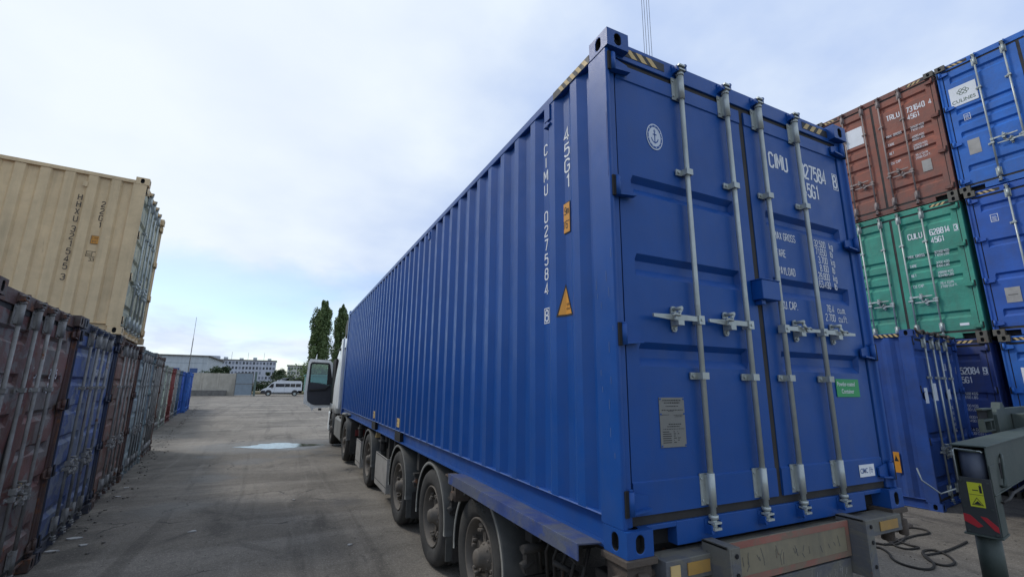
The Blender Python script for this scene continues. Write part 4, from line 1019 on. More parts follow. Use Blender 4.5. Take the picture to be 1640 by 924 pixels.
for y in (4.18, 2.78, 5.6, 1.2, 8.5):
    mb = MB(); mb.box(.12, .22, y-.05, y+.05, .82, 1.05); mb.box(.07, .19, y-.04, y+.04, .76, .79); mb.cyl((.07, y, .66), (.15, y, .70), .035, 10); mb.box(.09, .17, y-.03, y+.03, .62, .76); part('valve_block', mb, M_chas, tr, .003)
hs = MB()
for k in range(7):
    y0 = .45+k*.13; hs.tube([(.10+.03*k, y0, 1.0), (.06+.02*k, y0+.02, .82), (.12+.02*k, y0+.10, .62), (.3, y0+.2, .60)], .012, 6)
hs.cyl((-.02, 1.02, .84), (.16, 1.02, .84), .028, 10); hs.cyl((.02, .70, .86), (.14, .62, .80), .016, 8)
part('air_hose', hs, M_chas, tr)
mb = MB(); mb.cyl((.30, .42, .72), (1.9, .42, .72), .15, 20); part('air_tank', mb, M_chas, tr)
mb = MB(); mb.box(.10, .42, .14, .40, .40, .92); part('rear_lamp', mb, M_chas, tr, .01)

# ------------------------------------------------------------------ tractor unit
tu = thing('tractor_unit', 'white cab tractor unit at the far end of the trailer with its driver door open', 'truck', (0, 0, 0))
YF, YR = 15.55, 13.25
def cab_mb():
    """loft of rounded horizontal sections"""
    mb = MB(); secs = []
    # z, x inset, y rear, y front, corner radius
    for (z, ins, yr, yf, r) in ((1.02, .00, YR, YF, .14), (1.30, -.01, YR, YF+.02, .16), (1.75, -.01, YR, YF, .18), (2.20, .02, YR, YF-.08, .2), (2.70, .07, YR, YF-.22, .22), (2.95, .11, YR+.01, YF-.34, .24), (3.25, .15, YR+.02, YF-.62, .26), (3.55, .22, YR+.03, YF-1.05, .26), (3.72, .36, YR+.08, YF-1.45, .26), (3.76, .6, YR+.2, YF-1.6, .22)):
        ring = []
        x0, x1 = -.03+ins, WD+.03-ins
        for (cx_, cy_, a0) in ((x1-r, yf-r, 0), (x0+r, yf-r, 90), (x0+.06, yr+.06, 180), (x1-.06, yr+.06, 270)):
            rr = r if a0 < 180 else .06
            for k in range(6):
                a = math.radians(a0+90*k/5); ring.append((cx_+rr*math.cos(a), cy_+rr*math.sin(a), z))
        secs.append(ring)
    n = len(secs[0])
    for ring in secs: mb.v += ring
    for k in range(len(secs)-1):
        for i in range(n): j = (i+1) % n; mb.face((k*n+i, k*n+j, (k+1)*n+j, (k+1)*n+i), 0, True)
    mb.face([i for i in reversed(range(n))]); mb.face([(len(secs)-1)*n+i for i in range(n)])
    return mb
part('cab', cab_mb(), M_cab, tu)
part('windscreen', MB().prism([(YF-.075, 2.05), (YF+.012, 1.98), (YF-.24, 2.80), (YF-.30, 2.78)], 'x', .2, WD-.2), M_glass, tu)
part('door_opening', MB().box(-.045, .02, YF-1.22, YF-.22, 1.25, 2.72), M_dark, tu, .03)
part('cab_seam', MB().box(-.028, .3, YR-.012, YF-1.0, 2.985, 3.0), M_fend, tu)
part('side_fairing', MB().prism([(13.18, 3.28), (12.66, 3.40), (12.66, 3.80), (13.0, 3.83), (13.30, 3.62)], 'x', .05, .12), M_fend, tu, .01)
part('rear_side_flap', MB().box(-.03, .02, 12.80, 13.22, 1.18, 3.25), M_cab, tu, .01)
part('lower_cab', MB().box(.0, WD, YR+.25, YF-.02, .45, 1.02), M_chas, tu, .03)
part('front_bumper', MB().box(-.03, WD+.03, YF-.35, YF+.12, .35, .98), M_cab, tu, .05)
part('cab_step', MB().box(-.045, .1, YF-1.35, YF-.75, .40, .46).box(-.045, .1, YF-1.35, YF-.75, .72, .78), M_chas, tu, .01)
fx = MB(); fx.box(.55, .70, 9.0, 15.4, .62, .86); fx.box(1.74, 1.89, 9.0, 15.4, .62, .86); fx.box(.5, 1.94, 10.2, 11.0, .86, .95); part('frame', fx, M_chas, tu)
FXY = 14.25; DXY = 10.65; XT = -.03
for rgt in (0, 1):
    wheel(tu, XT if not rgt else WD-XT, FXY, .2, bool(rgt), .52)
    wheel(tu, XT if not rgt else WD-XT, DXY, .9, bool(rgt), .52); wheel(tu, .33 if not rgt else WD-.33, DXY, .9, bool(rgt), .52)
    o = link('mudguard', cached('tfend', lambda: fender_mb(.60, 5, 175, -.055, .62, False)), [M_fend, M_fend], tu); o.location = (0 if not rgt else WD, DXY, .53); o.rotation_euler = (0, 0, PI if rgt else 0)
    o = link('mudguard', cached('tfend2', lambda: fender_mb(.59, 5, 175, -.055, .36, False)), [M_fend, M_fend], tu); o.location = (0 if not rgt else WD, FXY, .53); o.rotation_euler = (0, 0, PI if rgt else 0)
# guard frame in front of the drive wheel
gf = MB(); gf.tube([(-.05, 11.22, .52), (-.05, 11.22, 1.06), (-.05, 11.12, 1.13), (-.05, 10.35, 1.16)], .03, 8); gf.box(-.05, .5, 10.35, 11.2, 1.13, 1.16); part('wheel_guard', gf, M_fedge, tu)
tk = MB(); tk.prism([(.02, .36), (.50, .36), (.56, .44), (.56, .90), (.50, .97), (.02, .97), (-.04, .90), (-.04, .44)], 'y', 11.5, 13.2); part('fuel_tank', tk, M_plate, tu, .01)
mfl = MB(); mfl.box(.0, .60, 9.80, 9.815, .30, 1.0); fp = part('mud_flap', mfl, M_tyre, tu)
part('tail_lamp', MB().box(.10, .55, 9.76, 9.80, .70, .84), mat('tail_lamp_red', (.16, .02, .02), .4, dirt=.4), tu, .01)
part('tail_plate', MB().box(.12, .52, 9.78, 9.797, .50, .66), M_fend, tu)
part('brake_hose', MB().tube([(.9, 12.2, 1.4), (.85, 12.5, 1.1), (.9, 12.9, 1.2), (.95, 13.2, 1.7)], .02, 6), M_rubber, tu)
part('air_horn', MB().cyl((.4, 13.6, 3.80), (.4, 14.0, 3.80), .03, 10, .06), M_galv, tu)
# open driver's door, hinged at its front edge
dr = bpy.data.objects.new('driver_door', None); COL.objects.link(dr); dr.parent = tu; dr.location = (.035, 15.25, 0); dr.scale = (.87, 1, 1); dr.rotation_euler = (0, 0, math.radians(-3))
def ring_panel(outer, inner, y0, y1, mi=0):
    mb = MB(); n = len(outer)
    for y in (y0, y1):
        mb.v += [(x, y, z) for x, z in outer]; mb.v += [(x, y, z) for x, z in inner]
    for k, o_ in ((0, 0), (1, 2*n)):
        for i in range(n): j = (i+1) % n; mb.face((o_+i, o_+j, o_+n+j, o_+n+i), mi)
    for i in range(n):
        j = (i+1) % n; mb.face((i, j, 2*n+j, 2*n+i), mi); mb.face((n+i, n+j, 3*n+j, 3*n+i), mi)
    return mb
outer = [(.0, 1.13), (-.66, 1.10), (-.72, 1.02), (-.80, 1.14), (-1.04, 1.26), (-1.05, 1.62), (-1.00, 2.62), (-.95, 2.72), (-.22, 2.69), (-.12, 2.60), (-.02, 2.05), (.0, 1.7)]
inner = [(-.06, 1.20), (-.45, 1.20), (-.62, 1.20), (-.76, 1.23), (-.92, 1.34), (-.95, 1.62), (-.93, 2.56), (-.87, 2.62), (-.25, 2.60), (-.20, 2.54), (-.08, 2.05), (-.06, 1.7)]
part('door_frame', ring_panel(outer, inner, .0, .07), M_cab, dr, .008)
ti = [(-.06, 1.20), (-.62, 1.20), (-.76, 1.23), (-.92, 1.34), (-.95, 1.62), (-.94, 1.93), (-.5, 1.90), (-.07, 1.83)]
part('door_trim', MB().prism(ti, 'y', -.03, .06), M_int, dr, .01)
part('armrest', MB().prism([(-.88, 1.66), (-.30, 1.70), (-.12, 1.86), (-.12, 1.90), (-.32, 1.76), (-.88, 1.71)], 'y', -.08, -.03), M_black, dr, .006)
wo = [(-.08, 1.84), (-.5, 1.905), (-.94, 1.93), (-.93, 2.56), (-.87, 2.62), (-.25, 2.60), (-.20, 2.54), (-.085, 2.05)]
wi = [(-.27, 1.88), (-.5, 1.92), (-.875, 1.95), (-.875, 2.52), (-.84, 2.56), (-.29, 2.55), (-.275, 2.50), (-.27, 2.05)]
part('window_frame', ring_panel(wo, wi, .012, .058), M_black, dr, .003)
Mg = bpy.data.materials.new('clear_glass'); Mg.use_nodes = True; tt = Mg.node_tree; tt.nodes.clear()
go = N(tt, 'ShaderNodeOutputMaterial'); gm = N(tt, 'ShaderNodeMixShader'); gt = N(tt, 'ShaderNodeBsdfTransparent'); gg = N(tt, 'ShaderNodeBsdfGlossy'); gg.inputs['Roughness'].default_value = .02
gt.inputs[0].default_value = (.62, .80, .76, 1); gm.inputs[0].default_value = .08; tt.links.new(gt.outputs[0], gm.inputs[1]); tt.links.new(gg.outputs[0], gm.inputs[2]); tt.links.new(gm.outputs[0], go.inputs[0])
part('window', MB().prism(wi, 'y', .030, .035), Mg, dr)
mr = MB(); mr.box(-.24, -.10, .20, .26, 1.95, 2.45); mr.tube([(-.02, .05, 2.5), (-.12, .22, 2.5), (-.16, .23, 2.42)], .015, 6); mr.tube([(-.02, .05, 1.9), (-.14, .22, 1.92), (-.16, .23, 1.98)], .015, 6); part('mirror', mr, M_black, dr, .02)
part('door_latch', MB().box(-.50, -.38, -.01, .05, 1.02, 1.09), M_black, dr, .004)

# ------------------------------------------------------------------ crane truck at the right edge
ca = math.radians(9.1)
cr_ = thing('crane_outrigger', 'dark green crane stabiliser beam with its jack down beside the trailer rear', 'crane outrigger', (3.5, -.11, 0), ca)
# local x runs along the beam, local y across (away from the camera)
bm = MB(); tW, hT, hB = .195, 1.435, 1.085
bm.box(.0, 5.2, .0, .008, hB, hT); bm.box(.0, 5.2, tW-.008, tW, hB, hT); bm.box(-.02, 5.2, -.012, tW+.012, hT, hT+.012); bm.box(.0, 5.2, .0, tW, hB-.012, hB)
part('beam', bm, M_cgreen, cr_, .003)
part('beam_inside', MB().box(.16, 5.15, .012, tW-.012, hB+.002, hT-.003), M_dark, cr_)
jh = MB(); jh.prism([(.005, 1.195), (.19, 1.195), (.17, .80), (.010, .785)], 'x', .0, .0) if 0 else None
jh.obox((-.022, .004, .785), (.20, 0, 0), (0, tW-.01, 0), (0, 0, .0)) if 0 else None
jh = MB(); jh.box(-.020, .0, .0, tW, .785, 1.20); jh.box(.0, .19, .0, .010, .785, 1.08); jh.box(.0, .19, tW-.010, tW, .785, 1.08); jh.box(.18, .19, .01, tW-.01, .785, 1.08)
part('jack_housing', jh, [M_cgrey], cr_, .003)
jl = MB(); jl.box(-.032, .205, -.012, tW+.012, .772, .785); part('housing_flange', jl, M_cgreen, cr_, .002)
side = MB(); side.box(-.004, .195, -.006, .0, .786, 1.30); part('side_plate', side, M_cgreen, cr_, .002)
jc = MB(); jc.cyl((.09, tW/2, .42), (.09, tW/2, .785), .075, 24); part('jack_cylinder', jc, M_cgreen, cr_)
jr = MB(); jr.cyl((.09, tW/2, .05), (.09, tW/2, .43), .050, 20); jr.cyl((.09, tW/2, .0), (.09, tW/2, .05), .17, 24); part('jack_foot', jr, M_cgreen, cr_)
cy = MB(); cy.cyl((.06, tW/2, 1.10), (.06, tW/2, 1.40), .078, 28); part('cylinder_head', cy, mat('primer_blue_grey', (.06, .075, .11), .5, dirt=.3), cr_)
part('cylinder_cap', MB().cyl((.055, tW/2, 1.395), (.055, tW/2, 1.41), .086, 24), M_cgreen, cr_)
part('guard_wire', MB().tube([(-.018, .188, 1.17), (-.018, .188, 1.40), (-.012, .178, 1.415), (-.012, .03, 1.405), (-.012, .02, 1.395)], .005, 6), M_galv, cr_)
sk = part('warning_sticker', MB().box(-.0225, -.0205, .055, .140, .985, 1.165), M_wyel, cr_)
sg_ = MB(); sg_.box(-.0235, -.0228, .06, .075, 1.09, 1.145); sg_.box(-.0235, -.0228, .08, .115, 1.105, 1.112); sg_.prism([(.066, 1.145), (.070, 1.155), (.064, 1.155)], 'x', -.0235, -.0228); sg_.box(-.0235, -.0228, .055, .14, 1.074, 1.077)
def tri_ring(mb, cy_, cz_, s_, x0, x1):
    o_ = [(cy_-s_, cz_-s_*.7), (cy_+s_, cz_-s_*.7), (cy_, cz_+s_)]; i_ = [(cy_+(a-cy_)*.78, cz_+(b_-cz_)*.78) for a, b_ in o_]
    for k in range(3):
        j = (k+1) % 3; mb.poly([(x0, *o_[k]), (x0, *o_[j]), (x0, *i_[j]), (x0, *i_[k])])
tri_ring(sg_, .097, 1.022, .034, -.0235, -.0228); sg_.prism([(.075, 1.005), (.12, 1.005), (.095, 1.03)], 'x', -.0235, -.0228)
part('pictogram', sg_, M_black, sk)
for b_ in ([(tW-.002, .925), (tW-.042, .918), (tW-.105, .848), (tW-.075, .832), (tW-.002, .868)], [(tW-.098, .918), (tW-.135, .915), (tW-.190, .858), (tW-.190, .818), (tW-.165, .828)]):
    part('red_stripe', MB().prism(b_, 'x', -.0225, -.0205), M_wred, cr_)
bl_ = MB()
for (y_, z_) in ((.02, 1.17), (.175, 1.17), (.02, .80), (.175, .80), (.02, .98), (.175, .98)): bl_.cyl((-.02, y_, z_), (-.029, y_, z_), .008, 6)
part('bolts', bl_, M_cgreen, cr_)['kind'] = 'stuff'
part('hydraulic_hose', MB().tube([(.12, -.02, 1.02), (.22, -.045, 1.04), (.42, -.04, 1.06), (.9, -.03, 1.05), (1.6, -.03, 1.06)], .011, 8), M_rubber, cr_)
part('weld_seam', MB().tube([(.0+.01*k, -.008+.001*(k % 2), 1.082+.002*((k*7) % 3)) for k in range(60)], .005, 5), M_cgreen, cr_)
hd = MB(); hd.tube([(.26, -.004, 1.12), (.26, -.03, 1.13), (.30, -.03, 1.18), (.40, -.02, 1.33), (.48, -.004, 1.35)], .012, 8); part('hand_grip', hd, M_cgreen, cr_)
part('beam_slot', MB().box(.36, .47, -.0035, .0, 1.17, 1.29), M_dark, cr_)
part('hose', MB().tube([(-.02, .21, 1.10), (-.06, .30, 1.05), (-.02, .42, 1.13), (.02, .45, 1.22)], .006, 6), M_galv, cr_)
# chassis of the crane truck behind
ct = thing('crane_truck', 'green chassis of the crane truck at the right edge of the picture', 'crane truck', (5.55, .56, 0), ca)
cf = MB(); cf.box(.0, .50, .0, .055, 1.660, 1.680); cf.box(.0, .50, .0, .055, 1.535, 1.560); cf.box(.0, .50, .0, .055, 1.42, 1.44); cf.box(.0, .02, .0, .055, 1.44, 1.535); cf.box(.30, .33, .0, .055, 1.44, 1.535); cf.box(.48, .50, .0, .055, 1.44, 1.66)
part('outrigger_box', cf, M_cgreen, ct, .003); part('box_inside', MB().box(.02, .48, .045, .052, 1.441, 1.659), M_dark, ct)
cb = MB(); cb.prism([(.50, 1.40), (.50, 1.60), (.56, 1.665), (.74, 1.665), (.82, 1.74), (.94, 1.74), (1.02, 1.665), (5.5, 1.665), (5.5, 1.30), (.9, 1.30)], 'y', -.03, .05); part('chassis_plate', cb, M_cgreen, ct, .003)
cbb = MB(); cbb.box(1.3, 6.0, -.9, -.03, 1.05, 1.60); part('chassis', cbb, M_cgreen, ct, .01)
cpd = MB(); cpd.box(1.4, 6.0, -.8, -.1, .42, 1.04); part('engine_frame', cpd, M_chas, ct, .01)
for (x, y) in ((2.6, -1.3), (4.2, -1.3)):
    w = wheel(ct, x, y, .3, False, .525); w.rotation_euler = (0, 0, PI/2)

# ropes on the ground
def smooth(P_, k=6):
    out_ = []
    for i in range(len(P_)-1):
        p0, p1, p2, p3 = [Vector(P_[max(0, min(len(P_)-1, j))]) for j in (i-1, i, i+1, i+2)]
        for s_ in range(k):
            t_ = s_/k; out_.append(.5*((2*p1)+(p2-p0)*t_+(2*p0-5*p1+4*p2-p3)*t_*t_+(3*p1-p0-3*p2+p3)*t_**3))
    out_.append(Vector(P_[-1])); return out_
def px(u, v, z=.012):
    """point on the ground under a photo pixel (used once, to lay the rope where it lies)"""
    X = (u-820)/728.36; Y = -(v-462)/728.36; d_ = f+r2*X+u2*Y; t_ = (z-CZ)/d_.z
    return (CX+d_.x*t_, CY+d_.y*t_, z)
def crop(pts): return [px(1380+a/3.254, 640+b_/3.254) for a, b_ in pts]
ROPE = crop([(548, 738), (500, 762), (440, 786), (380, 800), (325, 806), (322, 786), (370, 782), (430, 800), (476, 832), (480, 852), (440, 862), (380, 850), (335, 822), (320, 800), (350, 826), (378, 858), (360, 880), (300, 878), (215, 856), (165, 830), (140, 796), (100, 772), (56, 762), (50, 750), (80, 746), (130, 752), (200, 728), (280, 706), (345, 695), (340, 680), (290, 668), (238, 666), (232, 690), (225, 720), (180, 750), (120, 750)])
rp = part('ground_rope', MB().tube(smooth(ROPE), .013, 6), M_rope); tag(rp, 'dark rope lying in loops on the ground beside the trailer rear', 'rope')
ROPE2 = crop([(128, 712), (160, 712), (200, 738), (250, 756), (298, 768), (240, 776), (180, 762), (150, 740), (125, 722), (128, 712)])
rp2 = part('ground_cable', MB().tube(smooth(ROPE2), .012, 6), M_rope); tag(rp2, 'short dark cable coiled on top of the longer rope on the ground', 'cable')
# debris
M_litter = mat('pale_litter', (.45, .44, .42), .8)
LIT = [((118, 862), .05), ((133, 873), .035), ((81, 883), .04), ((202, 781), .04), ((190, 795), .03), ((308, 851), .03), ((560, 872), .02), ((470, 800), .02)]
for i, ((u, v), s_) in enumerate(LIT):
    p_ = px(u, v, 0.004); mb = MB(); rnd = random.Random(i); n = 7
    mb.prism([(p_[0]+s_*rnd.uniform(.5, 1.2)*math.cos(2*PI*k/n)*1.6, p_[1]+s_*rnd.uniform(.5, 1.2)*math.sin(2*PI*k/n)) for k in range(n)], 'z', .003, .014)
    o = part('litter_scrap', mb, M_litter)
    tag(o, ('largest pale scrap of litter by the foot of the navy container', 'small pale scrap beside the largest one', 'pale scrap close to the brown container at the left edge', 'pale scrap beside the rust-brown container', 'small scrap below the rust-brown container corner',
            'lone pale scrap in the aisle at the bottom of the picture', 'tiny pale chip in front of the trailer wheels', 'tiny pale chip in the middle of the aisle')[i], 'litter', 'litter on the asphalt')
M_stone = mat('dark_gravel', (.15, .135, .115), .95, var=.4)
gm_ = MB(); rnd = random.Random(21)
for i in range(260):
    s = rnd.uniform(-1.5, 38); off = abs(rnd.gauss(0, .16))+.02
    bx, by, _z = rowpos(s, off if s < 10 or s > 17 else rnd.uniform(-.3, .3)); r_ = rnd.uniform(.008, .026)
    gm_.prism([(bx+r_*rnd.uniform(.6, 1.3)*math.cos(2*PI*k/5), by+r_*rnd.uniform(.6, 1.3)*math.sin(2*PI*k/5)) for k in range(5)], 'z', .0, r_*.8)
for i in range(420):
    bx, by = rnd.uniform(-3.4, 0.2), 1.5+rnd.random()**1.6*16; r_ = rnd.uniform(.003, .008)
    gm_.prism([(bx+r_*rnd.uniform(.6, 1.3)*math.cos(2*PI*k/5), by+r_*rnd.uniform(.6, 1.3)*math.sin(2*PI*k/5)) for k in range(5)], 'z', .0, r_*.8)
for i in range(300):
    bx, by = rnd.uniform(2.8, 8), rnd.uniform(-.5, 2.4); r_ = rnd.uniform(.004, .012)
    gm_.prism([(bx+r_*rnd.uniform(.6, 1.3)*math.cos(2*PI*k/5), by+r_*rnd.uniform(.6, 1.3)*math.sin(2*PI*k/5)) for k in range(5)], 'z', .0, r_*.8)
setk(part('gravel', gm_, M_stone), 'stuff')

# crane hoist ropes coming down behind the container
ho = thing('crane_hook', 'crane hook block hanging on four steel ropes behind the big blue container', 'crane hook', (3.37, 5.0, 0))
def ray_at(u, v, y):
    X = (u-820)/728.36; Y = -(v-462)/728.36; d_ = f+r2*X+u2*Y; t_ = (y-CY)/d_.y; return (CX+d_.x*t_, y, CZ+d_.z*t_)
xs4 = [ray_at(u, 45, 5.0)[0]-3.37 for u in (1030, 1033.6, 1037.8, 1041.5)]
for x in xs4: part('hoist_rope', MB().cyl((x, 0, 5.4), (x, 0, 20), .0055, 6), M_rope, ho)
xm = sum(xs4)/4
mb = MB(); mb.box(xm-.14, xm+.14, -.05, .05, 5.0, 5.42); part('hook_block', mb, M_yel, ho, .02)
part('hook', MB().tube([(xm, 0, 5.0), (xm, 0, 4.85), (xm+.08, 0, 4.78), (xm+.08, 0, 4.66), (xm, 0, 4.60), (xm-.08, 0, 4.66)], .022, 8), M_rusty, ho)
part('boom_head', MB().box(xm-.3, xm+.3, -.2, .2, 20, 20.6), M_cgreen, ho)

# ------------------------------------------------------------------ background
def pxy(u, v, y):
    p_ = ray_at(u, v, y); return p_
# concrete wall and gate
YW = 84.
wl = thing('concrete_wall', 'stained concrete yard wall left of the grey gate', 'wall', (0, YW, 0))
xa, xb = -24, pxy(372, 630, YW)[0]
n = 7; wgt = (xb-xa)/n
for i in range(n): part('wall_panel', MB().box(xa+wgt*i+.03, xa+wgt*(i+1)-.03, .0, .25, 0, 3.45), M_concrete, wl, .02)
for i in range(n+1): part('wall_post', MB().box(xa+wgt*i-.15, xa+wgt*i+.15, -.08, .33, 0, 3.5), M_concrete, wl, .02)
part('wall_foot', MB().box(xa, xb-.8, -.5, -.1, 0, .85), M_kerb, wl, .04)
gt_ = thing('yard_gate', 'grey sheet metal gate between the concrete wall and the white van', 'gate', (0, YW-1, 0))
gx0, gx1 = pxy(374.5, 630, YW-1)[0], pxy(402.5, 630, YW-1)[0]
for z0, z1 in ((.12, 1.82), (1.90, 3.5)): part('gate_panel', MB().box(gx0+.05, gx1-.05, 0, .05, z0, z1), M_gate, gt_)
gfm = MB(); gfm.box(gx0-.04, gx0+.05, -.04, .08, 0, 3.58); gfm.box(gx1-.05, gx1+.04, -.04, .08, 0, 3.58); gfm.box(gx0+.05, gx1-.05, -.03, .07, 1.82, 1.90); gfm.box(gx0+.05, gx1-.05, -.03, .07, 3.5, 3.58); part('gate_frame', gfm, M_kerb, gt_)
gp = thing('gate_post', 'tall green-grey post on the right edge of the yard gate', 'post', (gx1+.35, YW-1, 0)); part('post', MB().box(-.15, .15, 0, .3, 0, 3.7), mat('post_green', (.11, .15, .13), .7), gp)

# white minibus
vn = thing('minibus', 'white high-roof minibus parked side-on in the far opening of the yard', 'van', (pxy(417, 630, 83)[0], 83, 0)); VS = 1.0
def van_body():
    mb = MB(); P_ = [(.05, .42), (.0, .62), (.05, .92), (.30, 1.08), (.75, 1.28), (1.45, 2.02), (1.85, 2.30), (2.6, 2.42), (5.75, 2.42), (5.92, 2.25), (5.98, 1.2), (5.98, .50), (5.3, .40), (.9, .36)]
    n = len(P_)
    layers = [(0, .04), (.06, .0), (1.95, .0), (2.05, .10)]
    for (y, ins) in layers:
        for (x, z) in P_:
            cx__, cz__ = 3.0, 1.3; mb.v.append((x+(cx__-x)*ins*.12, y, z+(cz__-z)*ins*.5 if z > 1.5 else z))
    for k in range(3):
        for i in range(n): j = (i+1) % n; mb.face((k*n+i, k*n+j, (k+1)*n+j, (k+1)*n+i))
    mb.face(range(n)); mb.face([3*n+i for i in reversed(range(n))]); return mb
part('body', van_body(), mat('van_white', (.66, .68, .70), .35, var=.04), vn, .02)
part('side_window', MB().prism([(1.05, 1.40), (1.48, 1.92), (1.78, 1.95), (1.78, 1.36), (1.2, 1.34)], 'y', -.006, .02), M_glass, vn)
for (a, b_) in ((2.05, 3.35), (3.42, 4.15), (4.22, 4.95), (5.02, 5.80)): part('side_window', MB().box(a, b_, -.006, .3, 1.42, 1.96), M_glass, vn)
part('windscreen', MB().prism([(.82, 1.34), (1.44, 1.99), (1.40, 2.02), (.78, 1.37)], 'x', .0, .0) if 0 else MB().poly([(.80, .2, 1.36), (.80, 1.85, 1.36), (1.42, 1.85, 2.02), (1.42, .2, 2.02)]), M_glass, vn)
M_vp = mat('van_plastic', (.03, .03, .032), .7)
part('bumper', MB().prism([(.0, .38), (-.03, .62), (.15, .86), (.62, .86), (.62, .38)], 'y', -.02, 2.07), M_vp, vn); part('bumper', MB().box(5.4, 6.02, .0, 2.06, .45, .85), M_vp, vn)
part('sill_trim', MB().box(1.6, 4.6, -.012, .10, .40, .58), M_vp, vn)
for x in (1.10, 4.95):
    part('wheel_arch', MB().cyl((x, -.006, .48), (x, .05, .48), .48, 24), M_vp, vn); w = bpy.data.objects.new('wheel', None); COL.objects.link(w); w.parent = vn; w.location = (x, -.03, .34)
    part('tyre', MB().cyl((0, 0, 0), (0, .22, 0), .34, 24), M_tyre, w); part('rim', MB().cyl((0, -.006, 0), (0, .0, 0), .20, 20), M_galv, w)
part('door_seam', MB().box(1.90, 1.92, -.004, .092, .6, 2.1).box(3.36, 3.38, -.004, .092, .6, 2.1), M_vp, vn)
part('mirror', MB().box(1.50, 1.62, -.16, .02, 1.22, 1.42), M_vp, vn, .02)

# shed with pale cladding
shd = thing('pale_warehouse', 'pale clad warehouse behind the concrete wall with a row of blue windows', 'warehouse', (0, 112, 0))
sx0, sx1 = -52., pxy(329, 600, 112)[0]
part('wall', MB().box(sx0, sx1, 0, 26, 0, 7.35), M_pale, shd); part('roof', MB().prism([(sx0-.3, 7.35), (sx1+.4, 7.35), (sx1+.4, 7.55), (sx0-.3, 7.6)], 'y', -.4, 26.3), M_kerb, shd)
for i in range(7): xw = sx1-1.5-i*3.1; part('window', MB().box(xw-1.35, xw, -.05, .02, 3.9, 4.9), M_trimb, shd); 
part('cladding_seams', MB().box(sx1-8.0, sx1-7.9, -.02, .0, 0, 7.3).box(sx0, sx1, -.02, .0, 5.9, 5.96), M_gate, shd)

# long office block
def block(label, u0, u1, vtop, Y, depth, floors, cols, mwall, fh, wpat, extra=None, ang=0.):
    xl, _, zt = pxy(u0, vtop, Y); xr = pxy(u1, vtop, Y)[0]; w_ = xr-xl
    t = thing('office_block', label, 'building', (xl, Y, 0), ang)
    part('wall', MB().box(0, w_, 0, depth, 0, zt), mwall, t); part('roof', MB().box(-.5, w_+.5, -.5, depth+.5, zt, zt+.5), M_kerb, t)
    rnd = random.Random(int(Y))
    cw = w_/cols
    for fl_ in range(floors):
        z1 = zt-.9-fl_*fh
        for c_ in range(cols):
            if wpat and rnd.random() < wpat: continue
            wn_ = part('window', MB().box(cw*(c_+.22), cw*(c_+.80), -.06, .02, z1-fh*.52, z1), M_win if rnd.random() < .7 else M_wing, t)
    return t, w_, zt
ob, ow, oz = block('long pale office block five storeys high on the horizon left of the poplars', 337, 442.5, 575.5, 350, 16, 5, 19, M_pale2, 3.15, .06)
part('stair_tower', MB().box(-1, 4.5, 2, 8, oz, oz+2.6), M_pale2, ob)
for (fx_, hh_) in ((.18, 1.6), (.42, 1.2), (.63, 1.8), (.86, 1.3)): part('roof_vent', MB().box(ow*fx_, ow*fx_+2.2, 4, 7, oz+.5, oz+.5+hh_), M_pale, ob)
for fx_ in (.3, .55, .8): part('antenna', MB().cyl((ow*fx_, 3, oz+.5), (ow*fx_, 3, oz+5.5), .09, 6), M_kerb, ob)
bl2, w2_, z2_ = block('small cream office building on the horizon beside the open cab door', 461, 500, 585.5, 330, 14, 4, 8, M_pale3, 3.0, 0)

# mast
ms = thing('radio_mast', 'thin guyed radio mast rising behind the left row of containers', 'mast', (0, 96, 0))
x_, _, zt_ = pxy(315, 508, 96)
ms.location = (x_, 96, 0)
part('mast_pole', MB().cyl((0, 0, 0), (0, 0, zt_*.72), .07, 8).cyl((0, 0, zt_*.72), (0, 0, zt_), .035, 6), M_kerb, ms)

# trees
def crown(mb, fn, n, s, rnd):
    for _ in range(n):
        c_, nrm = fn(rnd)
        d1 = Vector((rnd.gauss(0, 1), rnd.gauss(0, 1), rnd.gauss(0, 1))).normalized(); d2 = d1.orthogonal().normalized(); d2 = (Matrix.Rotation(rnd.uniform(0, 6.28), 3, d1) @ d2)
        d3 = d1.cross(d2); ss = s*rnd.uniform(.6, 1.4); c_ = Vector(c_)
        mb.poly([c_-d2*ss, c_-d3*ss*.6, c_+d2*ss, c_+d3*ss*.6])
def poplar(label, x, y, h, w_, seed, lean=0):
    t = thing('poplar_tree', label, 'tree', (x, y, 0), 0, 'pair of tall poplars beyond the truck cab')
    rnd = random.Random(seed); tk_ = MB(); tk_.cyl((0, 0, 0), (lean*.5, 0, h*.5), .45, 10, .25); tk_.cyl((lean*.5, 0, h*.5), (lean*.9, 0, h*.93), .25, 8, .05)
    cl = []
    for i in range(95):
        z = h*(.10+.87*(i+rnd.random())/95); u = z/h
        env = w_/2*(1.0 if .3 < u < .72 else (.70+.30*u/.3 if u <= .3 else max(.14, 1-((u-.72)/.28)**1.7*.86)))
        a = rnd.uniform(0, 2*PI); rr = env*rnd.uniform(.25, .80); R_ = env*rnd.uniform(.18, .36)
        cl.append((rr*math.cos(a)+lean*u, rr*math.sin(a), z, R_, R_*rnd.uniform(2.0, 3.6)))
    for c_ in cl[::2]: tk_.cyl((lean*c_[2]/h, 0, max(1, c_[2]-c_[4]*1.2)), (c_[0], c_[1], c_[2]), .07, 5, .02)
    part('trunk', tk_, M_bark, t)
    def fn(rnd):
        c_ = rnd.choice(cl); v_ = Vector((rnd.gauss(0, 1), rnd.gauss(0, 1), rnd.gauss(0, 1))).normalized()*rnd.uniform(.55, 1.05)
        return (c_[0]+v_.x*c_[3], c_[1]+v_.y*c_[3], c_[2]+v_.z*c_[4]), v_
    mb = MB(); crown(mb, fn, 26000, .215, rnd); part('crown', mb, M_leaf, t)
YP = 125.
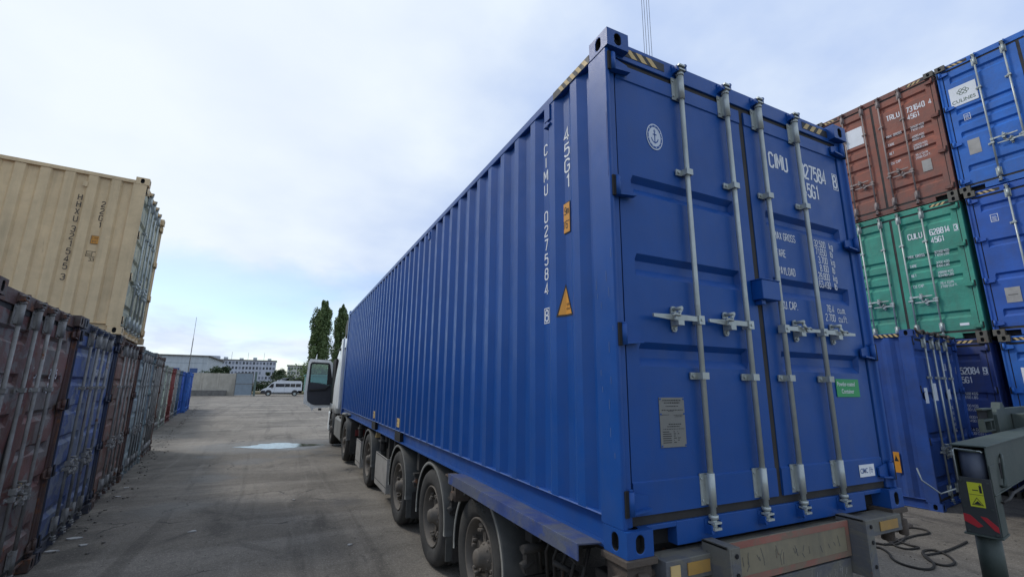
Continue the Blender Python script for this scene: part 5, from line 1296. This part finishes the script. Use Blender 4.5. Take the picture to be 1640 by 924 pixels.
p1 = pxy(509, 478, YP); p2 = pxy(541, 486, YP+6)
poplar('broader poplar on the left, seen above the open cab door', pxy(506, 600, YP)[0], YP, p1[2], 5.9, 3, .5)
poplar('narrower poplar on the right, partly hidden by the truck cab', pxy(537.5, 600, YP+6)[0], YP+6, p2[2], 4.9, 5, .6)
def bush(label, x, y, w_, h, seed, grp, name='broadleaf_tree', m_=None, nn=3500, s=.16):
    t = thing(name, label, 'tree', (x, y, 0), 0, grp); rnd = random.Random(seed)
    cl = [(rnd.gauss(0, w_*.22), rnd.gauss(0, w_*.2), h*rnd.uniform(.35, .82), w_*rnd.uniform(.12, .25)) for _ in range(22)]
    tk_ = MB(); tk_.cyl((0, 0, 0), (0, 0, h*.5), h*.035, 8, h*.02)
    for c_ in cl[:10]: tk_.cyl((0, 0, h*.3), c_[:3], h*.014, 5, .02)
    part('trunk', tk_, M_bark, t)
    def fn(rnd):
        c_ = rnd.choice(cl); v_ = Vector((rnd.gauss(0, 1), rnd.gauss(0, 1), rnd.gauss(0, 1))).normalized()*rnd.uniform(.5, 1.1)
        return (c_[0]+v_.x*c_[3], c_[1]+v_.y*c_[3], max(.3, c_[2]+v_.z*c_[3])), v_
    mb = MB(); crown(mb, fn, nn, s, rnd); part('crown', mb, m_ or M_leaf2, t); return t
GT = 'small trees on the horizon'
bush('dark round tree behind the concrete wall beside the warehouse', pxy(348, 600, 104)[0], 104, 4.2, 5.6, 1, GT, nn=5000)
bush('dark low tree against the right end of the long office block', pxy(447, 605, 200)[0], 200, 5, 8.5, 2, GT, s=.25)
bush('spreading dark tree between the two office buildings', pxy(455, 605, 190)[0], 190, 6, 5.2, 3, GT, s=.25)
bush('green leafy tree seen through the lower window of the open cab door', pxy(503, 605, 108)[0], 108, 8.5, 6.8, 4, GT, m_=M_leaf, s=.2)
bush('leafy tree at the foot of the poplars beside the cab', pxy(524, 605, 112)[0], 112, 8, 6.5, 6, GT, m_=M_leaf, s=.2)
hg = MB(); rnd = random.Random(12)
def hfn(rnd): return (rnd.uniform(pxy(402, 620, 118)[0], 30), 118+rnd.uniform(-1, 1), rnd.uniform(0, 1)**.7*(2.0+.7*math.sin(rnd.uniform(0, 9)))), None
crown(hg, hfn, 9000, .22, rnd); tag(part('hedge', hg, M_leaf2), 'low scrubby hedge running behind the white minibus', 'hedge')
gr_ = MB(); gr_.box(pxy(403, 628, 100)[0], 8, 97, 106, .0, .45); setk(part('dry_grass_bank', gr_, M_grass, None, .1), 'structure')
# teal shed seen through the door window
ts = thing('teal_shed', 'teal metal shed seen through the open cab door window', 'shed', (pxy(489, 610, 96)[0], 96, 0))
part('wall', MB().box(0, 9.0, 0, 5, 0, 3.5), M_teal, ts); part('roof', MB().box(-.2, 9.2, -.2, 5.2, 3.5, 3.75), M_teal, ts); part('door', MB().box(6.2, 7.8, -.04, .02, 0, 2.3), M_pale, ts)
# parked cars far behind
def car_mb():
    P_ = [(.0, .35), (.0, .75), (.15, .86), (.95, .95), (1.55, 1.42), (3.0, 1.45), (3.75, 1.0), (4.25, .92), (4.35, .7), (4.35, .35)]
    return MB().prism(P_, 'y', 0, 1.75)
cols_ = [((.55, .57, .6), 'white'), ((.04, .045, .05), 'black'), ((.42, .44, .46), 'silver'), ((.5, .5, .5), 'pale grey'), ((.06, .08, .12), 'dark blue')]
for i, (u, (c_, nm)) in enumerate(zip((444, 452, 462, 470, 478), cols_)):
    Yc = 150; t = thing('parked_car', nm + ' car parked far behind the white minibus', 'car', (pxy(u, 606, Yc)[0], Yc, 2.2), 0, 'cars parked in the distance')
    part('body', car_mb(), mat('car_paint_%s' % nm.replace(' ', '_'), c_, .3), t, .05)
    part('windows', MB().box(1.25, 3.2, -.01, 1.76, 1.0, 1.34), M_glass, t)
    for x in (.85, 3.45): part('wheel', MB().cyl((x, -.02, .32), (x, .2, .32), .32, 16), M_tyre, t)
bk = MB(); bk.prism([(134, 0), (146, 2.2), (170, 2.2), (170, 0)], 'x', pxy(405, 600, 150)[0], 40); setk(part('raised_verge', bk, mat('verge_grey', (.16, .16, .15), .9)), 'structure')
